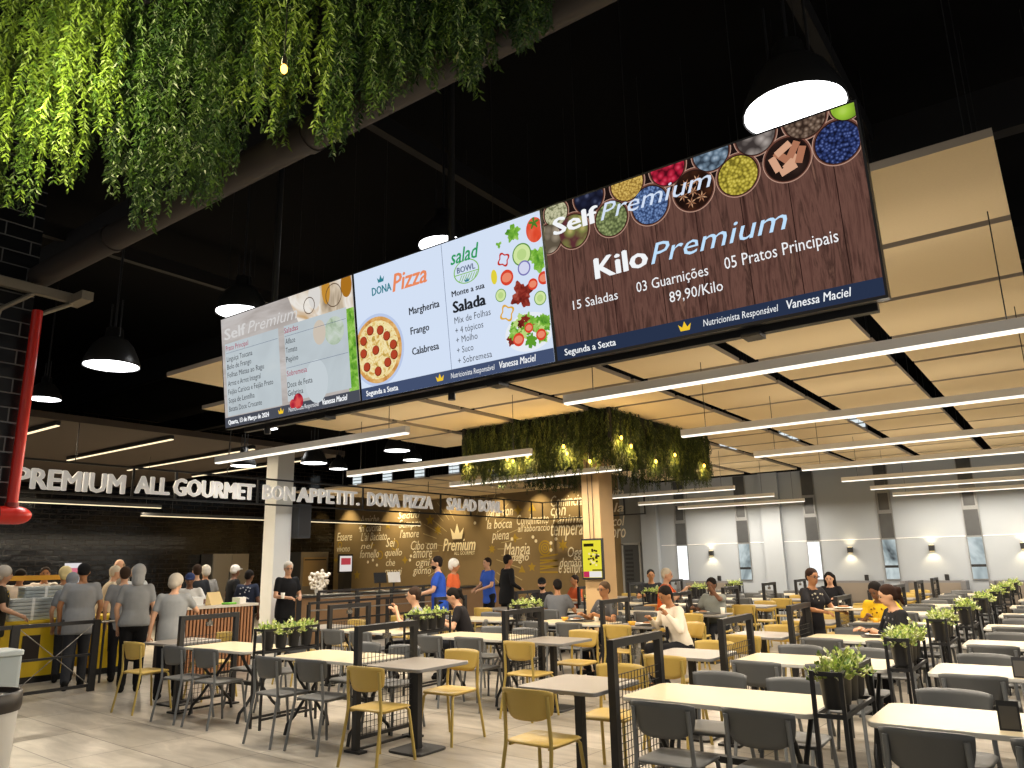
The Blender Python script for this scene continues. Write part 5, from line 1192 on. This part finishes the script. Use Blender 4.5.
# ------------------------------------------------------------------ counters and kitchen
m_yel = mat('yellow counter laminate', '#d9b70f', .5, noise=.04); m_slat = mat('wood slat', '#a0714e', .55, noise=.15, nscale=10); m_dkwood = mat('dark recess', (.03, .02, .016), .8)
m_marble = mat('pale stone top', '#cfcac0', .3, noise=.08, nscale=6); m_steel = mat('stainless steel', '#9b9892', .3, .85); m_cwood = mat('counter wood laminate', '#8a6a48', .55, noise=.15, nscale=4)
t = thing('slatted_counter', 'serving counter fronted with upright wooden slats beside the nearest left tables', 'counter', (-11.3, 6.95, 0))
MB().bx(-.6, -.01, -.3, 1.05, .05, 1.02).build('carcass', m_dkwood, t)
MB().bx(-.65, .06, -.35, 1.1, 1.02, 1.06).build('worktop', m_marble, t)
mb = MB()
for k in range(22): mb.bx(0, .03, -.28+k*.06, -.248+k*.06, .05, 1.02)
mb.build('slat_front', m_slat, t)
MB().bx(-.55, -.05, -.25, 1.0, 0, .05).build('plinth', m_steelblk, t)
def item(name, label, cat, mb, m, loc, rz=0, group=None):
    o = mb.build(name, m, None, loc); o.rotation_euler = (0, 0, rz); return tag(o, label, cat, group)
o = MB().add([(-.15, 0, 0), (.15, 0, 0), (.15, .1, .2), (-.15, .1, .2), (-.15, .12, 0), (.15, .12, 0)], [(0, 1, 2, 3), (3, 2, 5, 4), (0, 3, 4), (1, 5, 2), (0, 4, 5, 1)]).build('menu_stand', mat('menu card warm', '#d9bd84', .5), None, (-11.45, 7.42, 1.06)); o.rotation_euler = (0, 0, PI/2+.3); tag(o, 'slanted beige menu card standing on the slatted counter', 'menu stand')
item('serving_container', 'white plastic container on the slatted counter', 'container', MB().prism(rrect(.3, .4, .04), 0, .14, ch=.01), mat('white plastic', '#d9dcdd', .4), (-11.55, 6.95, 1.06))
item('napkin_stack', 'stack of white napkins at right end of slatted counter', 'napkins', MB().prism(rrect(.16, .16, .01), 0, .1), m_wht, (-11.4, 7.78, 1.06), .3)
item('green_cloth', 'green folded cloth on slatted counter', 'cloth', MB().prism(rrect(.18, .2, .04), 0, .03, ch=.01), mat('cloth bright green', '#6fbf3a', .8), (-11.33, 7.55, 1.06), .2)
# yellow buffet counters
for (y0, y1, lab) in [(4.85, 5.95, 'yellow buffet counter under the wrapped stacks at the left'), (6.35, 6.85, 'narrow yellow counter end right of the black cap')]:
    t = thing('buffet_counter', lab, 'counter', (-13.1, (y0+y1)/2, 0), 0, 'yellow buffet counters'); d = (y1-y0)/2
    MB().bx(-.7, 0, -d, d, .1, .88).build('carcass', m_yel, t); MB().bx(-.72, .03, -d-.02, d+.02, .88, .92).build('worktop', m_yel, t); MB().bx(-.65, -.05, -d+.03, d-.03, 0, .1).build('plinth', m_steelblk, t)
    MB().bx(.0, .012, -d*.3, d*.15, .35, .7).build('hatch', m_dkwood, t)
t = thing('buffet_line', 'steel buffet line with yellow topped glass guard at far left', 'buffet', (-14.6, 5.2, 0))
MB().bx(-.5, .3, -1.9, 1.3, 0, .9).build('carcass', m_steel, t)
MB().bx(-.06, .0, -1.9, 1.3, 1.5, 1.58).build('guard_rail', mat('guard yellow', '#e0a52a', .5), t)
for y in (-1.8, -.4, 1.25): MB().bx(-.045, -.015, y-.02, y+.02, .9, 1.5).build('guard_post', m_steel, t)
mb = MB()
for k in range(6): mb.bx(-.4, .2, -1.75+k*.5, -1.35+k*.5, .9, .93)
mb.build('food_pans', m_steel, t)
q = random.Random(9); mb = MB()
for k in range(6):
    for j in range(10): mb.ell((-.1+q.uniform(-.25, .25), -1.55+k*.5+q.uniform(-.15, .15), .945), (.06, .05, .03), (k+j) % 3, 8, 5)
mb.build('buffet_food', [mat('food greens', '#7d8f2a', .7), mat('food yellow', '#d6b02a', .7), mat('food tan', '#b98a52', .7)], t)
def wrapped(loc, n, label):
    t = thing('plate_stack', label, 'plates', loc, 0, 'wrapped stacks on the yellow counter'); mw = mat('wrapped plates grey', '#a9b2b4', .35, noise=.1, nscale=20)
    mb = MB(); w = .62
    for k in range(n): mb.prism(rrect(.3, w, .04, 3), k*.055, k*.055+.048, ch=.006)
    mb.build('plates', mw, t)
    MB().bx(-.153, .153, -.02, .02, 0, n*.055).bx(-.1, -.08, -w/2-.003, w/2+.003, 0, n*.055).build('wrap_seam', mat('wrap seam', '#d9dee0', .3), t)
wrapped((-13.3, 5.35, .92), 6, 'front wrapped stack of grey plates on yellow counter'); wrapped((-13.62, 5.65, .92), 9, 'taller wrapped stack of grey plates behind the front one')
q = random.Random(4); fl = MB()
for k in range(60):
    a = q.uniform(0, 2*PI); r = q.uniform(0, .25); p = Vector((r*math.cos(a), r*math.sin(a), q.uniform(.25, .6)*(1.2-r))); fl.ell(p, (.025, .025, .025), 0, 6, 4); 
    if k % 3 == 0: fl.tube([(0, 0, .1), p], .004, 4, 1)
t = thing('flower_vase', 'vase of yellow flowers on buffet at far left', 'vase', (-14.45, 5.05, .94)); fl.build('blossoms', [mat('blossom yellow', '#e0c63c', .7), mat('stem green', '#4f6b2a', .7)], t); MB().lathe([(.05, 0), (.07, .1), (.045, .2), (.05, .24)], n=14).build('vase', mat('vase white', '#d9d6cf', .4), t)
# low black barrier, rails and queue posts
t = thing('queue_barrier', 'low black metal barrier with crossed braces at left', 'barrier', (-11.5, 4.5, 0))
for y0, y1 in ((1.0, 1.09), (-.05, .05), (-1.2, -1.1)): MB().bx(-.03, .03, y0, y1, 0, .96).build('barrier_post', m_steelblk, t)
for z0, z1 in ((.91, .96), (.48, .51), (.06, .1)): MB().bx(-.02, .02, -1.1, 1.0, z0, z1).build('barrier_rail', m_steelblk, t)
MB().tube([(0, .05, .1), (0, 1.0, .9)], .006, 5).tube([(.012, .05, .9), (.012, 1.0, .1)], .006, 5).build('brace_wires', m_steel, t)
t = thing('queue_rail', 'short steel tray rail beside the head scarf', 'rail', (-12.2, 6.2, 0)); MB().tube([(0, -.25, .88), (0, .4, .88)], .02, 8).build('rail_tube', m_steel, t); [MB().tube([(0, y_, 0), (0, y_, .87)], .018, 8).build('rail_post', m_steelblk, t) for y_ in (.35, -.2)]
for (x, y0, y1, z, lab) in [(-10.75, 8.7, 12.4, 1.0, 'long black queue railing in front of the checkout counters'), (-11.6, 9.6, 13.4, 1.15, 'black queue railing nearer the checkout counters')]:
    t = thing('queue_railing', lab, 'railing', (x, (y0+y1)/2, 0), 0, 'queue railings'); d = (y1-y0)/2; n = 4
    for k in range(n+1): MB().bx(-.025, .025, -d+2*d*k/n-.025, -d+2*d*k/n+.025, 0, z).build('railing_post', m_steelblk, t)
    MB().bx(-.02, .02, -d, d, z, z+.04).bx(-.015, .015, -d, d, z*.55, z*.55+.03).build('railing_bar', m_steelblk, t)
    MB().tube([(.06, -d, z-.1), (.06, d, z-.1)], .012, 8).build('steel_handrail', m_steel, t)
for (y0, y1, lab) in [(10.2, 11.9, 'wood fronted checkout counter with white flowers'), (12.4, 14.6, 'wood fronted checkout counter with till screens'), (15.2, 17.6, 'wood fronted checkout counter before the mural emblem')]:
    t = thing('checkout_counter', lab, 'counter', (-13.0, (y0+y1)/2, 0), 0, 'checkout counters'); d = (y1-y0)/2
    MB().bx(-.6, 0, -d, d, .08, 1.0).build('carcass', m_cwood, t); MB().bx(-.66, .08, -d-.03, d+.03, 1.0, 1.04).build('worktop', m_steelblk, t); MB().bx(-.55, -.04, -d+.03, d-.03, 0, .08).build('plinth', m_steelblk, t)
    MB().bx(.0, .02, -d, -d+.12, .08, 1.0).build('corner_trim', m_steelblk, t); MB().bx(.0, .02, d-.12, d, .08, 1.0).build('corner_trim', m_steelblk, t)
t = thing('yellow_panel', 'upright yellow panel right of the person in black polo shirt', 'panel', (-13.0, 9.95, 0)); MB().bx(-.03, .03, -.2, .2, .05, 1.35).build('panel_board', m_yel, t); MB().bx(-.1, .1, -.15, .15, 0, .05).build('panel_foot', m_steelblk, t)
t = thing('flower_bouquet', 'white flower arrangement on the checkout counter', 'flowers', (-13.1, 10.85, 1.04)); mb = MB()
for k in range(60):
    a = q.uniform(0, 2*PI); r = .22*math.sqrt(q.random()); mb.ell((r*math.cos(a), r*math.sin(a), .12+q.uniform(0, .4)*(1-r)), (.04, .04, .035), 0, 7, 5)
mb.build('blossoms', mat('blossom white', '#efe6d6', .8), t); MB().lathe([(.07, 0), (.09, .08), (.08, .14)], n=14).build('vase', m_wht, t)
def till(y, lab, white=False):
    t = thing('till_screen', lab, 'till', (-13.2, y, 1.04), -.4, 'till screens'); MB().bx(-.1, .1, -.08, .08, 0, .02).bx(-.015, .015, -.015, .015, .02, .2).build('till_stand', m_steelblk, t)
    MB().box((.02, 0, .3), (.02, .3, .24), 0, Matrix.Rotation(-.3, 3, 'Y')).build('till_display', m_wht if white else m_steelblk, t)
till(12.7, 'black till screen on the checkout counter left'); till(13.15, 'white till terminal on the checkout counter', True)
# equipment along the brick wall and below the mural
t = thing('steel_fridge', 'tall stainless fridge behind the staff, against the brick wall', 'fridge', (-24.1, 15.8, 0)); MB().bx(-.35, .35, -.7, .7, .1, 2.1).build('fridge_body', m_steel, t)
for s in (-1, 1): d_ = MB().bx(.351, .38, min(s*.02, s*.68), max(s*.02, s*.68), .15, 2.05).build('fridge_door', m_steel, t); MB().bx(.381, .41, s*.06-.015, s*.06+.015, .9, 1.5).build('door_handle', m_steelblk, d_)
MB().bx(-.3, .3, -.65, .65, 0, .1).build('fridge_plinth', m_steelblk, t)
t = thing('steel_oven', 'stainless oven unit at left end of the mural', 'oven', (-24.0, 19.3, 0)); MB().bx(-.4, .4, -.65, .65, .0, 2.15).build('oven_body', m_steel, t); MB().bx(.401, .43, -.55, .55, .9, 1.95).build('oven_door', mat('oven bronze', '#b9a27a', .35, .7), t); MB().bx(.431, .46, -.5, .5, 1.84, 1.88).build('door_handle', m_steelblk, t)
t = thing('promo_screen', 'small lit red and white promo screen by the oven', 'screen', (-22.9, 20.2, 1.0)); MB().bx(-.03, .03, -.35, .35, .35, 1.05).build('screen_case', m_steelblk, t); MB().bx(.031, .034, -.3, .3, .4, .98).build('screen_face', emit('promo white', '#e6ded8', .9), t); MB().bx(.035, .037, -.24, .24, .65, .9).build('screen_picture', emit('promo red', '#b8424a', .9), t); MB().bx(-.15, .15, -.2, .2, -1.0, .35).build('screen_pedestal', m_steelblk, t)
t = thing('ad_poster', 'small white and pink lit poster behind the black cap', 'poster', (-16.9, 7.55, 1.3)); MB().bx(-.02, .02, -.16, .16, 0, .5).build('poster_board', emit('poster white', '#e9e4e6', .9), t); MB().bx(.021, .024, -.11, .11, .12, .4).build('poster_picture', emit('poster pink', '#d9788a', .9), t); MB().bx(-.02, .02, -.02, .02, -1.3, 0).build('poster_stand', m_steelblk, t)
t = thing('wall_speaker', 'dark box speaker on the right side of the white column', 'speaker', (-14.1, 10.93, 2.25)); MB().bx(-.12, .12, -.0, .35, 0, .75).build('speaker_case', mat('speaker grey', '#2b2d31', .6), t); MB().bx(.121, .125, .03, .32, .05, .7).build('speaker_grille', m_steelblk, t)
# bins at the lower left corner
t = thing('waste_bin', 'white round waste bin with dark liner rim at lower left corner', 'bin', (-5.85, 2.1, 0)); MB().lathe([(.17, 0), (.22, .02), (.245, .8), (.25, .82)], n=32).build('bin_body', mat('bin white', '#d9d9d6', .4), t)
MB().lathe([(.256, .78), (.262, .8), (.262, .89), (.25, .9), (.235, .895), (.23, .83)], n=32, capb=False, capt=False).build('liner_rim', mat('bin liner dark', '#2c2622', .4), t)
MB().lathe([(.001, .86), (.1, .875), (.2, .87), (.23, .845)], n=28, capb=False, capt=False).build('bin_lid', m_steel, t)
t = thing('grey_crate', 'pale grey box standing behind the white waste bin', 'box', (-8.42, 3.1, 0)); MB().prism(rrect(.42, .42, .04, 3), 0, .88, ch=.01).build('crate_body', mat('crate grey', '#9aa3a4', .5), t); MB().prism(rrect(.44, .44, .04, 3), .881, .93, ch=.008).build('crate_lid', mat('crate lid grey', '#aab2b2', .5), t)
